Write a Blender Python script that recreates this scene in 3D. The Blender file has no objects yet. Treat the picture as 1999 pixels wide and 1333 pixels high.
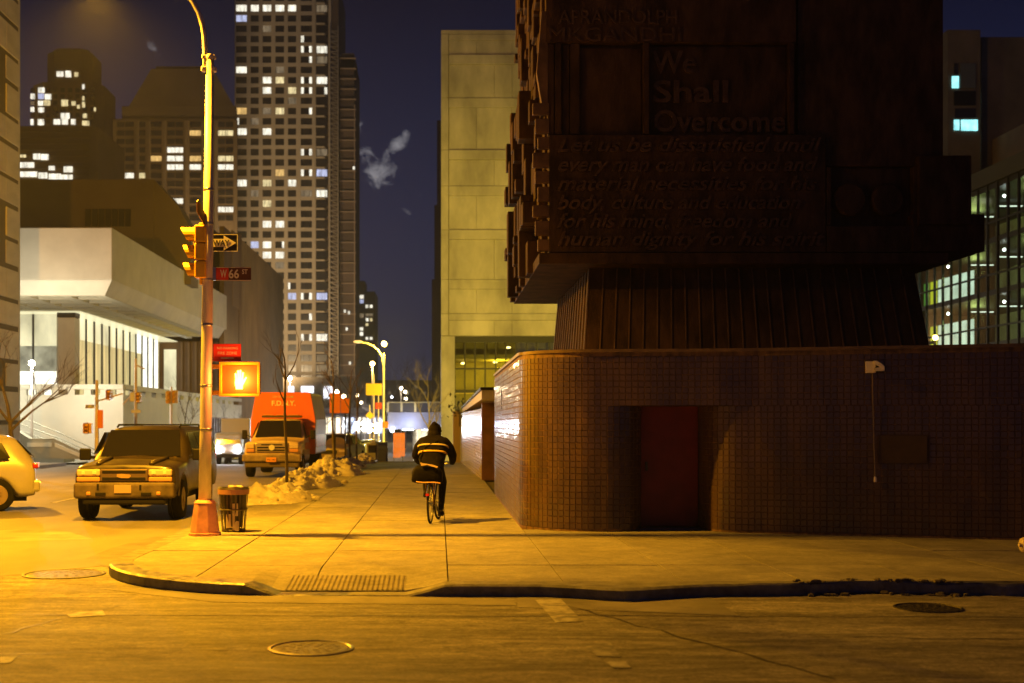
import bpy, bmesh, math, random
from mathutils import Vector, Matrix, noise as mnoise
R = math.radians
PI = math.pi
sc = bpy.context.scene
COL = sc.collection

# ------------------------------------------------------------------ camera
F, VX, VY, H = 2500.0, 857.0, 825.0, 1.75          # focal length in photo pixels, vanishing point, eye height
cam = bpy.data.cameras.new('camera')
cam.sensor_width = 36.0
cam.lens = F / 1999 * 36.0
cam.shift_x = (999.5 - VX) / 1999
cam.shift_y = (VY - 666.5) / 1999
cam.clip_end = 4000
cam.clip_start = 0.1
cam.dof.use_dof = True
cam.dof.focus_distance = 21.0
cam.dof.aperture_fstop = 1.6
camo = bpy.data.objects.new('camera', cam)
camo.location = (0, 0, H)
camo.rotation_euler = (PI / 2, 0, 0)
COL.objects.link(camo)
sc.camera = camo

# ------------------------------------------------------------------ night sky
W = bpy.data.worlds.new('World')
sc.world = W
W.use_nodes = True
nt = W.node_tree
bg = nt.nodes['Background']
N = nt.nodes.new
L = nt.links.new
tc = N('ShaderNodeTexCoord')
sep = N('ShaderNodeSeparateXYZ')
L(tc.outputs['Generated'], sep.inputs[0])
ramp = N('ShaderNodeValToRGB')
els = ramp.color_ramp.elements
els[0].position = 0.0
els[0].color = (0.036, 0.046, 0.118, 1)
els[1].position = 0.32
els[1].color = (0.0028, 0.0034, 0.0145, 1)
e = els.new(0.12)
e.color = (0.018, 0.023, 0.066, 1)
L(sep.outputs[2], ramp.inputs[0])


def wm(op, a, b=None):
    n = N('ShaderNodeMath')
    n.operation = op
    for i, v in enumerate((a, b)):
        if v is None:
            continue
        if isinstance(v, (int, float)):
            n.inputs[i].default_value = v
        else:
            L(v, n.inputs[i])
    return n.outputs[0]


# wisps of chimney steam drifting across the sky
ymax = wm('MAXIMUM', sep.outputs[1], 0.05)
uu = wm('DIVIDE', sep.outputs[0], ymax)
vv = wm('DIVIDE', sep.outputs[2], ymax)
comb = N('ShaderNodeCombineXYZ')
L(uu, comb.inputs[0])
L(vv, comb.inputs[1])
nz = N('ShaderNodeTexNoise')
nz.inputs['Scale'].default_value = 70
nz.inputs['Detail'].default_value = 9
nz.inputs['Roughness'].default_value = 0.62
nz.inputs['Distortion'].default_value = 0.9
L(comb.outputs[0], nz.inputs['Vector'])
tot = None
for (px, py, rx, ry, ang, amp) in ((738, 335, 40, 30, 20, 1.0), (768, 292, 52, 14, 52, 1.05), (708, 305, 30, 24, 0, .72), (750, 360, 30, 16, 0, .7),
                                   (699, 245, 11, 34, 0, .6), (797, 415, 16, 8, -35, .55), (300, 95, 30, 11, -62, .55),
                                   (822, 380, 8, 6, 0, .4)):
    u0, v0 = (px - VX) / F, (VY - py) / F
    du, dv = wm('SUBTRACT', uu, u0), wm('SUBTRACT', vv, v0)
    ca, sa = math.cos(R(ang)), math.sin(R(ang))
    a = wm('ADD', wm('MULTIPLY', du, ca), wm('MULTIPLY', dv, sa))
    b = wm('SUBTRACT', wm('MULTIPLY', dv, ca), wm('MULTIPLY', du, sa))
    a = wm('DIVIDE', a, rx / F)
    b = wm('DIVIDE', b, ry / F)
    d2 = wm('ADD', wm('MULTIPLY', a, a), wm('MULTIPLY', b, b))
    g = wm('MULTIPLY', wm('POWER', 2.718, wm('MULTIPLY', d2, -1.1)), amp)
    tot = g if tot is None else wm('MAXIMUM', tot, g)
cl = wm('SUBTRACT', wm('ADD', wm('MULTIPLY', tot, 0.62), wm('MULTIPLY', wm('SUBTRACT', nz.outputs[0], 0.5), 2.1)), 0.24)
cl = wm('MULTIPLY', wm('MAXIMUM', cl, 0.0), wm('MINIMUM', wm('MULTIPLY', wm('MAXIMUM', wm('SUBTRACT', tot, 0.06), 0.0), 2.2), 1.0))
cl = wm('MINIMUM', wm('MULTIPLY', cl, 1.5), 0.85)
mixs = N('ShaderNodeMix')
mixs.data_type = 'RGBA'
L(cl, mixs.inputs[0])
L(ramp.outputs[0], mixs.inputs[6])
mixs.inputs[7].default_value = (0.34, 0.33, 0.36, 1)
L(mixs.outputs[2], bg.inputs[0])
bg.inputs[1].default_value = 1.0

vs = sc.view_settings
vs.view_transform = 'Standard'
vs.look = 'None'
vs.gamma = 1.0
vs.exposure = 0.0
vs.use_curve_mapping = False
cy = sc.cycles
cy.use_denoising = True
try:
    cy.denoiser = 'OPENIMAGEDENOISE'
except Exception:
    pass
cy.max_bounces = 6
cy.diffuse_bounces = 3
cy.glossy_bounces = 3
cy.transmission_bounces = 4
cy.transparent_max_bounces = 8
cy.volume_bounces = 0
cy.sample_clamp_indirect = 4.0
cy.use_light_tree = True
cy.blur_glossy = 0.5
cy.caustics_reflective = False
cy.caustics_refractive = False

SOD = (1.0, 0.425, 0.012)        # high pressure sodium
SODY = (1.0, 0.68, 0.035)


def lamp(name, loc, power, col=SOD, radius=0.15, parent=None, kind='POINT', **kw):
    d = bpy.data.lights.new(name, kind)
    d.energy = power
    d.color = col
    if kind in ('POINT', 'SPOT'):
        d.shadow_soft_size = radius
    for k, v in kw.items():
        setattr(d, k, v)
    o = bpy.data.objects.new(name, d)
    o.location = loc
    COL.objects.link(o)
    if parent:
        o.parent = parent
    return o


# ------------------------------------------------------------------ helpers
def P(px, py, D):
    return Vector(((px - VX) / F * D, D, H - (py - VY) / F * D))


def PX(px, D):
    return (px - VX) / F * D


def PZ(py, D):
    return H - (py - VY) / F * D


class MB:
    def __init__(s):
        s.v = []
        s.f = []

    def add(s, vs_, fs_):
        o = len(s.v)
        s.v += [tuple(v) for v in vs_]
        s.f += [tuple(i + o for i in f) for f in fs_]
        return s

    def box(s, x0, x1, y0, y1, z0, z1):
        x0, x1 = min(x0, x1), max(x0, x1)
        y0, y1 = min(y0, y1), max(y0, y1)
        z0, z1 = min(z0, z1), max(z0, z1)
        return s.add([(x0, y0, z0), (x1, y0, z0), (x1, y1, z0), (x0, y1, z0), (x0, y0, z1), (x1, y0, z1), (x1, y1, z1), (x0, y1, z1)],
                     [(0, 3, 2, 1), (4, 5, 6, 7), (0, 1, 5, 4), (1, 2, 6, 5), (2, 3, 7, 6), (3, 0, 4, 7)])

    def quad(s, a, b, c, d):
        return s.add([a, b, c, d], [(0, 1, 2, 3)])

    def prism(s, poly, fn0, fn1):
        """poly of 2D points; fn0/fn1 map a 2D point to 3D on the two caps"""
        n = len(poly)
        vs_ = [fn0(p) for p in poly] + [fn1(p) for p in poly]
        fs_ = [tuple(range(n))[::-1], tuple(range(n, 2 * n))]
        fs_ += [(i, (i + 1) % n, n + (i + 1) % n, n + i) for i in range(n)]
        return s.add(vs_, fs_)

    def prism_z(s, poly, z0, z1):
        return s.prism(poly, lambda p: (p[0], p[1], z0), lambda p: (p[0], p[1], z1))

    def prism_y(s, poly, y0, y1):
        return s.prism(poly, lambda p: (p[0], y1, p[1]), lambda p: (p[0], y0, p[1]))

    def prism_x(s, poly, x0, x1):
        return s.prism(poly, lambda p: (x0, p[0], p[1]), lambda p: (x1, p[0], p[1]))

    def tube(s, pts, rad, n=8, caps=True, sx=1.0):
        pts = [Vector(p) for p in pts]
        if isinstance(rad, (int, float)):
            rad = [rad] * len(pts)
        o = len(s.v)
        up = None
        for i, p in enumerate(pts):
            t = (pts[min(i + 1, len(pts) - 1)] - pts[max(i - 1, 0)]).normalized()
            if up is None:
                up = Vector((0, 0, 1)) if abs(t.z) < 0.9 else Vector((1, 0, 0))
            a = t.cross(up).normalized()
            b = a.cross(t).normalized()
            up = b
            for k in range(n):
                w = 2 * PI * k / n
                s.v.append(tuple(p + (a * math.cos(w) * sx + b * math.sin(w)) * rad[i]))
        for i in range(len(pts) - 1):
            for k in range(n):
                q = o + i * n
                s.f.append((q + k, q + (k + 1) % n, q + n + (k + 1) % n, q + n + k))
        if caps:
            s.f.append(tuple(o + k for k in range(n))[::-1])
            e_ = o + (len(pts) - 1) * n
            s.f.append(tuple(e_ + k for k in range(n)))
        return s

    def lathe(s, prof, c=(0, 0, 0), axis='z', n=20, caps=True):
        o = len(s.v)
        for (r, h) in prof:
            for k in range(n):
                w = 2 * PI * k / n
                x, y = r * math.cos(w), r * math.sin(w)
                if axis == 'z':
                    q = (x, y, h)
                elif axis == 'y':
                    q = (x, h, y)
                else:
                    q = (h, x, y)
                s.v.append((q[0] + c[0], q[1] + c[1], q[2] + c[2]))
        for i in range(len(prof) - 1):
            for k in range(n):
                q = o + i * n
                s.f.append((q + k, q + (k + 1) % n, q + n + (k + 1) % n, q + n + k))
        if caps:
            s.f.append(tuple(o + k for k in range(n))[::-1])
            e_ = o + (len(prof) - 1) * n
            s.f.append(tuple(e_ + k for k in range(n)))
        return s

    def ball(s, c, rx, ry=None, rz=None, n=10, m=7):
        ry = rx if ry is None else ry
        rz = rx if rz is None else rz
        o = len(s.v)
        for j in range(1, m):
            t = PI * j / m
            for k in range(n):
                w = 2 * PI * k / n
                s.v.append((c[0] + rx * math.sin(t) * math.cos(w), c[1] + ry * math.sin(t) * math.sin(w), c[2] + rz * math.cos(t)))
        s.v.append((c[0], c[1], c[2] + rz))
        s.v.append((c[0], c[1], c[2] - rz))
        T, B = len(s.v) - 2, len(s.v) - 1
        for j in range(m - 2):
            for k in range(n):
                q = o + j * n
                s.f.append((q + k, q + n + k, q + n + (k + 1) % n, q + (k + 1) % n))
        for k in range(n):
            s.f.append((T, o + k, o + (k + 1) % n))
            q = o + (m - 2) * n
            s.f.append((B, q + (k + 1) % n, q + k))
        return s

    def mesh(s, name, m=None, smooth=False, fix=True):
        me = bpy.data.meshes.new(name)
        me.from_pydata(s.v, [], s.f)
        if fix:
            bm = bmesh.new()
            bm.from_mesh(me)
            bmesh.ops.recalc_face_normals(bm, faces=bm.faces)
            bm.to_mesh(me)
            bm.free()
        if m:
            me.materials.append(m)
        if smooth:
            me.polygons.foreach_set('use_smooth', [True] * len(me.polygons))
        me.update()
        return me

    def build(s, name, m, parent=None, smooth=False, bevel=0.0, seg=2, kind=None, label=None, cat=None, group=None, loc=None, fix=True):
        return obj(name, s.mesh(name, m, smooth, fix), parent, bevel, seg, kind, label, cat, group, loc)


def obj(name, me, parent=None, bevel=0.0, seg=2, kind=None, label=None, cat=None, group=None, loc=None):
    o = bpy.data.objects.new(name, me)
    COL.objects.link(o)
    if parent is not None:
        o.parent = parent
    if loc is not None:
        o.location = loc
    if bevel:
        b = o.modifiers.new('Bevel', 'BEVEL')
        b.width = bevel
        b.segments = seg
        b.limit_method = 'ANGLE'
        b.angle_limit = R(40)
    tag(o, label, cat, group, kind)
    return o


def tag(o, label=None, cat=None, group=None, kind=None):
    if label:
        o['label'] = label
    if cat:
        o['category'] = cat
    if group:
        o['group'] = group
    if kind:
        o['kind'] = kind
    return o


def thing(name, label, cat, loc=(0, 0, 0), rz=0.0, group=None):
    o = bpy.data.objects.new(name, None)
    o.empty_display_size = 0.2
    o.location = loc
    o.rotation_euler = (0, 0, rz)
    COL.objects.link(o)
    return tag(o, label, cat, group)


def box(name, m, parent, *a, **k):
    return MB().box(*a).build(name, m, parent, **k)


def copy_tree(o, parent=None):
    c = o.copy()
    COL.objects.link(c)
    c.parent = parent
    for ch in o.children:
        copy_tree(ch, c)
    return c


# ------------------------------------------------------------------ materials
MATS = {}


def mat(name, col, rough=0.7, metal=0.0, var=0.0, scale=2.0, bump=0.0, bscale=None, emit=None, es=0.0, sample=True, ovar=0.0,
        col2=None, detail=6, spec=0.5, coat=0.0, stretch=(1, 1, 1), lo=0.35, hi=0.65, geom=False, rvar=0.0):
    if name in MATS:
        return MATS[name]
    m = bpy.data.materials.new(name)
    m.use_nodes = True
    t = m.node_tree
    b = t.nodes['Principled BSDF']
    b.inputs['Base Color'].default_value = (*col, 1)
    b.inputs['Roughness'].default_value = rough
    b.inputs['Metallic'].default_value = metal
    b.inputs['Specular IOR Level'].default_value = spec
    b.inputs['Coat Weight'].default_value = coat
    b.inputs['Coat Roughness'].default_value = 0.08
    nn = t.nodes.new
    ln = t.links.new
    vec = None
    if var or bump or col2 or rvar:
        tcn = nn('ShaderNodeTexCoord')
        mp = nn('ShaderNodeMapping')
        mp.inputs['Scale'].default_value = stretch
        if geom:
            gn = nn('ShaderNodeNewGeometry')
            ln(gn.outputs['Position'], mp.inputs[0])
        else:
            ln(tcn.outputs['Object'], mp.inputs[0])
        vec = mp.outputs[0]
    csrc = None
    if var or col2:
        no = nn('ShaderNodeTexNoise')
        no.inputs['Scale'].default_value = scale
        no.inputs['Detail'].default_value = detail
        no.inputs['Roughness'].default_value = 0.6
        ln(vec, no.inputs['Vector'])
        rp = nn('ShaderNodeValToRGB')
        c2 = col2 if col2 else tuple(min(1, c * (1 + var)) for c in col)
        c1 = col if col2 else tuple(c * (1 - var) for c in col)
        rp.color_ramp.elements[0].color = (*c1, 1)
        rp.color_ramp.elements[1].color = (*c2, 1)
        rp.color_ramp.elements[0].position = lo
        rp.color_ramp.elements[1].position = hi
        ln(no.outputs[0], rp.inputs[0])
        csrc = rp.outputs[0]
        if rvar:
            mr = nn('ShaderNodeMapRange')
            ln(no.outputs[0], mr.inputs[0])
            mr.inputs[1].default_value = 0.3
            mr.inputs[2].default_value = 0.7
            mr.inputs[3].default_value = max(0.02, rough - rvar)
            mr.inputs[4].default_value = min(1, rough + rvar)
            ln(mr.outputs[0], b.inputs['Roughness'])
    if ovar:
        oi = nn('ShaderNodeObjectInfo')
        mr = nn('ShaderNodeMapRange')
        ln(oi.outputs['Random'], mr.inputs[0])
        mr.inputs[3].default_value = 1 - ovar
        mr.inputs[4].default_value = 1 + ovar
        mx = nn('ShaderNodeMix')
        mx.data_type = 'RGBA'
        mx.blend_type = 'MULTIPLY'
        mx.inputs[0].default_value = 1.0
        if csrc is None:
            mx.inputs[6].default_value = (*col, 1)
        else:
            ln(csrc, mx.inputs[6])
        ln(mr.outputs[0], mx.inputs[7])
        csrc = mx.outputs[2]
    if csrc is not None:
        ln(csrc, b.inputs['Base Color'])
    if bump:
        nb = nn('ShaderNodeTexNoise')
        nb.inputs['Scale'].default_value = bscale or scale * 8
        nb.inputs['Detail'].default_value = 5
        ln(vec, nb.inputs['Vector'])
        bp = nn('ShaderNodeBump')
        bp.inputs['Strength'].default_value = bump
        bp.inputs['Distance'].default_value = 0.02
        ln(nb.outputs[0], bp.inputs['Height'])
        ln(bp.outputs[0], b.inputs['Normal'])
    if emit:
        b.inputs['Emission Color'].default_value = (*emit, 1)
        b.inputs['Emission Strength'].default_value = es
        if not sample:
            try:
                m.cycles.emission_sampling = 'NONE'
            except Exception:
                pass
    MATS[name] = m
    return m


def glow(name, col, s, sample=False, var=0.0, scale=1.0, stretch=(1, 1, 1), base=(.05, .05, .05), lo=.3, hi=.7):
    """a lit pane or lamp lens: emission, optionally uneven as a lit interior is"""
    if name in MATS:
        return MATS[name]
    m = mat(name, base, 0.3, emit=col, es=s, sample=sample)
    if var:
        t = m.node_tree
        b = t.nodes['Principled BSDF']
        g = t.nodes.new('ShaderNodeNewGeometry')
        mp = t.nodes.new('ShaderNodeMapping')
        mp.inputs['Scale'].default_value = stretch
        no = t.nodes.new('ShaderNodeTexNoise')
        no.inputs['Scale'].default_value = scale
        no.inputs['Detail'].default_value = 4
        mr = t.nodes.new('ShaderNodeMapRange')
        mr.inputs[1].default_value = lo
        mr.inputs[2].default_value = hi
        mr.inputs[3].default_value = s * (1 - var)
        mr.inputs[4].default_value = s * (1 + var)
        t.links.new(g.outputs['Position'], mp.inputs[0])
        t.links.new(mp.outputs[0], no.inputs['Vector'])
        t.links.new(no.outputs[0], mr.inputs[0])
        t.links.new(mr.outputs[0], b.inputs['Emission Strength'])
    return m


asphalt = mat('asphalt', (.19, .175, .15), .78, var=.38, scale=.55, bump=.5, bscale=70, detail=10, geom=True, stretch=(.5, 1.6, 1), lo=.3, hi=.7, rvar=.12)
def stains(m, sc_, st_, amt, lo_, hi_):
    t = m.node_tree
    b = t.nodes['Principled BSDF']
    src = b.inputs['Base Color'].links[0].from_socket
    g = t.nodes.new('ShaderNodeNewGeometry')
    mp = t.nodes.new('ShaderNodeMapping')
    mp.inputs['Scale'].default_value = st_
    no = t.nodes.new('ShaderNodeTexNoise')
    no.inputs['Scale'].default_value = sc_
    no.inputs['Detail'].default_value = 9
    no.inputs['Roughness'].default_value = .7
    no.inputs['Distortion'].default_value = .6
    mr = t.nodes.new('ShaderNodeMapRange')
    mr.inputs[1].default_value = lo_
    mr.inputs[2].default_value = hi_
    mr.inputs[3].default_value = 1 - amt
    mr.inputs[4].default_value = 1 + amt
    mx = t.nodes.new('ShaderNodeMix')
    mx.data_type = 'RGBA'
    mx.blend_type = 'MULTIPLY'
    mx.inputs[0].default_value = 1
    t.links.new(g.outputs['Position'], mp.inputs[0])
    t.links.new(mp.outputs[0], no.inputs['Vector'])
    t.links.new(no.outputs[0], mr.inputs[0])
    t.links.new(src, mx.inputs[6])
    t.links.new(mr.outputs[0], mx.inputs[7])
    t.links.new(mx.outputs[2], b.inputs['Base Color'])


stains(asphalt, 2.4, (.35, 1.7, 1), .55, .34, .66)
stains(asphalt, 11.0, (.7, 1, 1), .38, .35, .65)
stains(asphalt, 30.0, (1, 1, 1), .42, .34, .66)
asphalt_dark = mat('asphalt_patch', (.13, .12, .105), .72, var=.3, scale=1.3, bump=.5, bscale=60, geom=True)
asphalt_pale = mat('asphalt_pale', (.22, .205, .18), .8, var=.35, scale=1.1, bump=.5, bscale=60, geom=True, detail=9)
slab_m = mat('sidewalk_concrete', (.235, .222, .20), .82, var=.24, scale=.9, bump=.25, bscale=45, ovar=.07, geom=True, detail=10, lo=.28, hi=.72, rvar=.1)
stains(slab_m, 2.6, (1, 1, 1), .20, .36, .64)
stains(slab_m, 14.0, (1, 1, 1), .16, .35, .65)
stains(slab_m, 34.0, (1, 1, 1), .18, .35, .65)
joint_m = mat('joint_dirt', (.07, .06, .045), .95, var=.3, scale=4)
kerb_m = mat('kerb_granite', (.17, .165, .155), .75, var=.35, scale=5, bump=.4, bscale=40, ovar=.1, geom=True)
kerb_steel = mat('kerb_steel_face', (.15, .15, .165), .42, .7, var=.45, scale=6, bump=.3, geom=True, rvar=.18)
paint_worn = mat('worn_road_paint', (.15, .14, .125), .7, col2=(.50, .48, .43), scale=5, detail=10, geom=True, lo=.40, hi=.62)
iron = mat('cast_iron', (.07, .065, .06), .5, .7, var=.4, scale=12, bump=.5, bscale=50, geom=True)
iron_rim = mat('cast_iron_rim', (.24, .22, .19), .42, .7, var=.3, scale=8, geom=True)
tactile_m = mat('tactile_pad', (.21, .19, .165), .75, var=.25, scale=4, geom=True)
tile_m = mat('brown_glazed_tile', (.072, .036, .010), .46, var=.42, scale=1.1, ovar=.16, geom=True, spec=.75, coat=.35, stretch=(3, 3, .6), bump=.12, bscale=26, rvar=.09)
grout_m = mat('tan_grout', (.15, .085, .036), .7, var=.5, scale=2.6, geom=True, stretch=(4, 4, .7))
corten = mat('weathering_steel', (.062, .033, .016), .68, .0, spec=.15, var=.5, scale=1.6, bump=.35, bscale=22, geom=True, stretch=(1.6, 1.6, .6), ovar=.12)
corten_seam = mat('weathering_steel_seam', (.14, .08, .04), .55, .0, spec=.25, var=.4, scale=2, geom=True)
corten_letter = mat('worn_letter_edge', (.098, .055, .028), .6, spec=.2, var=.4, scale=5, geom=True)
door_m = mat('dark_red_door', (.20, .018, .012), .5, var=.15, scale=3)
concrete = mat('pale_concrete', (.42, .39, .33), .85, var=.30, scale=.45, bump=.2, bscale=8, ovar=.05, geom=True, detail=9, stretch=(1, 1, .45))
travertine = mat('travertine', (.55, .51, .44), .75, var=.12, scale=.5, geom=True, ovar=.05, stretch=(1, 1, 2.5), bump=.1, bscale=6)
travertine_joint = mat('travertine_joint', (.10, .085, .065), .9)
brownmetal = mat('brown_ribbed_metal', (.10, .055, .03), .55, .2, var=.2, scale=.6, geom=True)
brownstone = mat('brown_stone_cladding', (.17, .115, .06), .85, var=.2, scale=.25, geom=True, bump=.1, bscale=4)
darkbrown = mat('dark_brick', (.12, .085, .055), .9, var=.2, scale=.1, geom=True)
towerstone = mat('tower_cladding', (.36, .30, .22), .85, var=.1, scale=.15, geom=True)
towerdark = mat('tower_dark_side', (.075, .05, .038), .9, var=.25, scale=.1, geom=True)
glassdark = mat('dark_window_glass', (.018, .015, .012), .25, spec=.5, ovar=.5)
blackm = mat('black_metal', (.012, .011, .010), .5, spec=.25)
rubber = mat('black_rubber', (.018, .017, .016), .85, spec=.08, var=.2, scale=9)
chrome = mat('worn_chrome', (.55, .53, .50), .22, 1.0, var=.2, scale=9, rvar=.1)
alu = mat('grey_aluminium', (.42, .42, .42), .35, .9, var=.15, scale=4)
poleM = mat('painted_pole', (.70, .62, .60), .5, .15, var=.2, scale=3, geom=True, stretch=(2, 2, .5), bump=.1, bscale=30)
poleBase = mat('pink_painted_base', (.68, .31, .26), .55, var=.22, scale=5, geom=True, bump=.15, bscale=30)
sigYellow = mat('signal_yellow', (.80, .46, .02), .45, var=.08, scale=4)
snowM = mat('dirty_snow', (.62, .59, .52), .75, col2=(.36, .31, .23), scale=3.4, bump=.7, bscale=9, detail=8, geom=True, lo=.42, hi=.74)
bark = mat('bare_bark', (.11, .085, .06), .9, var=.3, scale=6)
foliage = mat('dark_leaf', (.035, .05, .022), .6, ovar=.2)
whitepaint = mat('white_paint', (.62, .62, .60), .35, var=.07, scale=2, coat=.3)
carTan = mat('dusty_suv_paint', (.042, .031, .021), .46, .1, var=.35, scale=1.5, detail=9, coat=.12, rvar=.12)
carDirt = mat('road_salt_bumper', (.10, .075, .058), .72, var=.45, scale=3.2, detail=9)
carWhite = mat('pearl_car_paint', (.52, .49, .43), .3, .1, coat=.6, var=.04, scale=2)
carGrey = mat('grey_car_paint', (.16, .16, .17), .35, .4, coat=.5)
carGlass = mat('car_glass', (.016, .015, .013), .08, spec=.7)
ambRed = mat('ambulance_red', (.72, .15, .02), .45, coat=.3, var=.08, scale=2)
ambWhite = mat('ambulance_white', (.60, .47, .33), .4, coat=.3, var=.14, scale=2.5)
lensClear = mat('clear_lamp_lens', (.62, .50, .42), .2, spec=.6)
lensAmber = mat('amber_lamp_lens', (.62, .30, .12), .25)
lensRed = mat('red_lamp_lens', (.55, .02, .01), .25)
signBlack = mat('sign_black', (.015, .014, .013), .5)
signWhite = mat('sign_white', (.72, .70, .64), .5)
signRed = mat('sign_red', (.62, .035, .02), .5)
signBrown = mat('sign_brown_red', (.10, .03, .02), .5)
signOrange = mat('sign_orange', (.75, .20, .03), .55)
signYellow = mat('sign_yellow', (.75, .50, .06), .55)
mailBlue = mat('mailbox_blue', (.02, .03, .16), .45)
jacketM = mat('navy_jacket_cloth', (.0075, .006, .010), .85, spec=.08, var=.3, scale=9, bump=.4, bscale=30)
pantsM = mat('black_trouser_cloth', (.006, .005, .005), .9, spec=.08, var=.3, scale=9)
skinM = mat('skin', (.30, .17, .11), .6)
reflWhite = mat('reflective_cream_tape', (.50, .42, .31), .4)
reflYellow = mat('reflective_yellow_tape', (.58, .37, .03), .4)
bagM = mat('black_nylon', (.006, .005, .005), .7, spec=.08, var=.3, scale=8, bump=.3, bscale=25)
plasticIvory = mat('ivory_plastic', (.88, .82, .70), .5, var=.08, scale=8)

# ------------------------------------------------------------------ ground: the roads
XK, YK, RK = -4.2, 13.85, 2.8                    # avenue kerb line, cross street kerb line, corner radius
ZR = -0.13                                        # the road lies a kerb's height below the sidewalk


def zroad(y):
    return ZR - max(0.0, min(y, 118) - 56) * 0.030


road = MB()
ys = [-40, 0, 8, 14, 20, 30, 40, 50, 56, 60, 66, 72, 80, 90, 100, 110, 118, 160, 300, 900, 2500]
xs = [-1500, -300, -60, -22, -10, 0, 10, 60, 300, 1500]
for y in ys:
    for x in xs:
        road.v.append((x, y, zroad(y)))
for j in range(len(ys) - 1):
    for i in range(len(xs) - 1):
        a = j * len(xs) + i
        road.f.append((a, a + 1, a + 1 + len(xs), a + len(xs)))
road = road.build('road', asphalt, kind='structure')


def sheet(name, m, pts, dz=.004, parent=None, kind=None):
    """flat polygon on the road through points given as photo pixels"""
    vs_ = []
    for (px, py) in pts:
        D = (H - ZR) * F / (py - VY)
        vs_.append((PX(px, D), D, ZR + dz))
    b_ = MB().add(vs_, [tuple(range(len(vs_)))])
    return b_.build(name, m, parent, kind=kind)


sheet('crosswalk_marking', paint_worn, [(1045, 1172), (1095, 1170), (1138, 1214), (1085, 1216)], .006, road)
sheet('crosswalk_marking', paint_worn, [(1136, 1257), (1192, 1256), (1212, 1283), (1165, 1282)], .006, road)
sheet('crosswalk_marking', paint_worn, [(1182, 1293), (1222, 1292), (1232, 1305), (1198, 1305)], .006, road)
sheet('crosswalk_marking', paint_worn, [(128, 1198), (200, 1192), (206, 1202), (138, 1206)], .006, road)
sheet('crosswalk_marking', paint_worn, [(0, 1284), (34, 1282), (20, 1295), (0, 1296)], .006, road)
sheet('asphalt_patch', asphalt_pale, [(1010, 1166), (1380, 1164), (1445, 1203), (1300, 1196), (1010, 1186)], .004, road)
sheet('asphalt_patch', asphalt_dark, [(165, 1092), (218, 1070), (300, 1048), (372, 1046), (300, 1062), (236, 1094), (330, 1136), (240, 1120)], .005, road)
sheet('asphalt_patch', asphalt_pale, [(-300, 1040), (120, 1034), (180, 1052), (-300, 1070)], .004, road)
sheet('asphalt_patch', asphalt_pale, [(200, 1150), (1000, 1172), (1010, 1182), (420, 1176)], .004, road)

ave = MB()
ave.add([(-16.2, 16.9, ZR + .003), (-4.35, 16.9, ZR + .003), (-4.25, 56, ZR + .003), (-16.2, 56, ZR + .003), (-16.2, 14.2, ZR + .003), (-12, 12.8, ZR + .003), (-7, 13.6, ZR + .003)],
        [(0, 6, 1, 2, 3), (4, 5, 6, 0)])
ave.build('avenue_surface', mat('avenue_asphalt', (.165, .152, .13), .72, var=.3, scale=.5, bump=.5, bscale=60, detail=10, geom=True, stretch=(1.3, .5, 1), lo=.3, hi=.7), road)  # the avenue has its own asphalt tone
tar = mat('tar_seam', (.05, .046, .042), .55, geom=True)


def seamline(pts, w):
    b_ = MB()
    for i_, (x, y) in enumerate(pts):
        ww = w * (.6 + .8 * abs(mnoise.noise((x * 3, y * 3, 1))))
        dx = pts[min(i_ + 1, len(pts) - 1)][0] - pts[max(i_ - 1, 0)][0]
        dy = pts[min(i_ + 1, len(pts) - 1)][1] - pts[max(i_ - 1, 0)][1]
        l_ = math.hypot(dx, dy)
        b_.v += [(x - dy / l_ * ww, y + dx / l_ * ww, ZR + .0055), (x + dy / l_ * ww, y - dx / l_ * ww, ZR + .0055)]
    for i_ in range(len(pts) - 1):
        b_.f.append((2 * i_, 2 * i_ + 1, 2 * i_ + 3, 2 * i_ + 2))
    b_.build('tar_seam', tar, road)


for (xa, ya, xb, yb, w_, sd) in ((-6, 12.55, 6.5, 12.35, .016, 1), (1.2, 13.4, 2.9, 9.4, .012, 2), (-5.6, 10.2, -1.2, 10.6, .010, 3), (3.6, 11.2, 8.2, 10.9, .013, 4), (-3.3, 13.2, -4.6, 9.2, .010, 5), (-9.5, 21, -10.5, 15, .016, 6)):
    n_ = 60
    seamline([(xa + (xb - xa) * k / n_ + .09 * mnoise.noise((k * .17, sd, 0)) * (abs(yb - ya) > 2), ya + (yb - ya) * k / n_ + .10 * mnoise.noise((k * .15, sd, 5)) + .03 * mnoise.noise((k * .6, sd, 8))) for k in range(n_ + 1)], w_)
# avenue lane lines (mostly worn away)
for y0 in (30, 38, 46):
    MB().box(-9.1, -8.98, y0, y0 + 3, ZR + .005, ZR + .009).build('lane_marking', paint_worn, road)


def manhole(px, py, w, label, rimm):
    D = (H - ZR) * F / (py - VY)
    r = w / F * D / 2
    t = thing('manhole_cover', label, 'manhole cover', (PX(px, D), D, ZR), 0, 'manhole covers in the roadway')
    MB().lathe([(r, -.03), (r, .010), (r * .93, .014), (r * .90, .004), (r * .90, -.03)], n=40).build('rim', rimm, t)
    c = MB().lathe([(r * .885, -.03), (r * .885, .004), (r * .86, .007), (.02, .007)], n=40)
    c.build('lid', iron, t)
    k = MB()
    for ring in (.25, .45, .65):
        n = int(ring * 26)
        for i in range(n):
            a = 2 * PI * i / n
            x, y = r * ring * math.cos(a), r * ring * math.sin(a)
            k.box(x - .022, x + .022, y - .022, y + .022,   .006, .0095)
    k.build('lid_studs', iron, t, kind='stuff')
    MB().lathe([(.045, .006), (.045, .0075), (.01, .0075)], (-r * .72, r * .08, 0), n=12).build('pick_hole', blackm, t)
    return t


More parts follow.
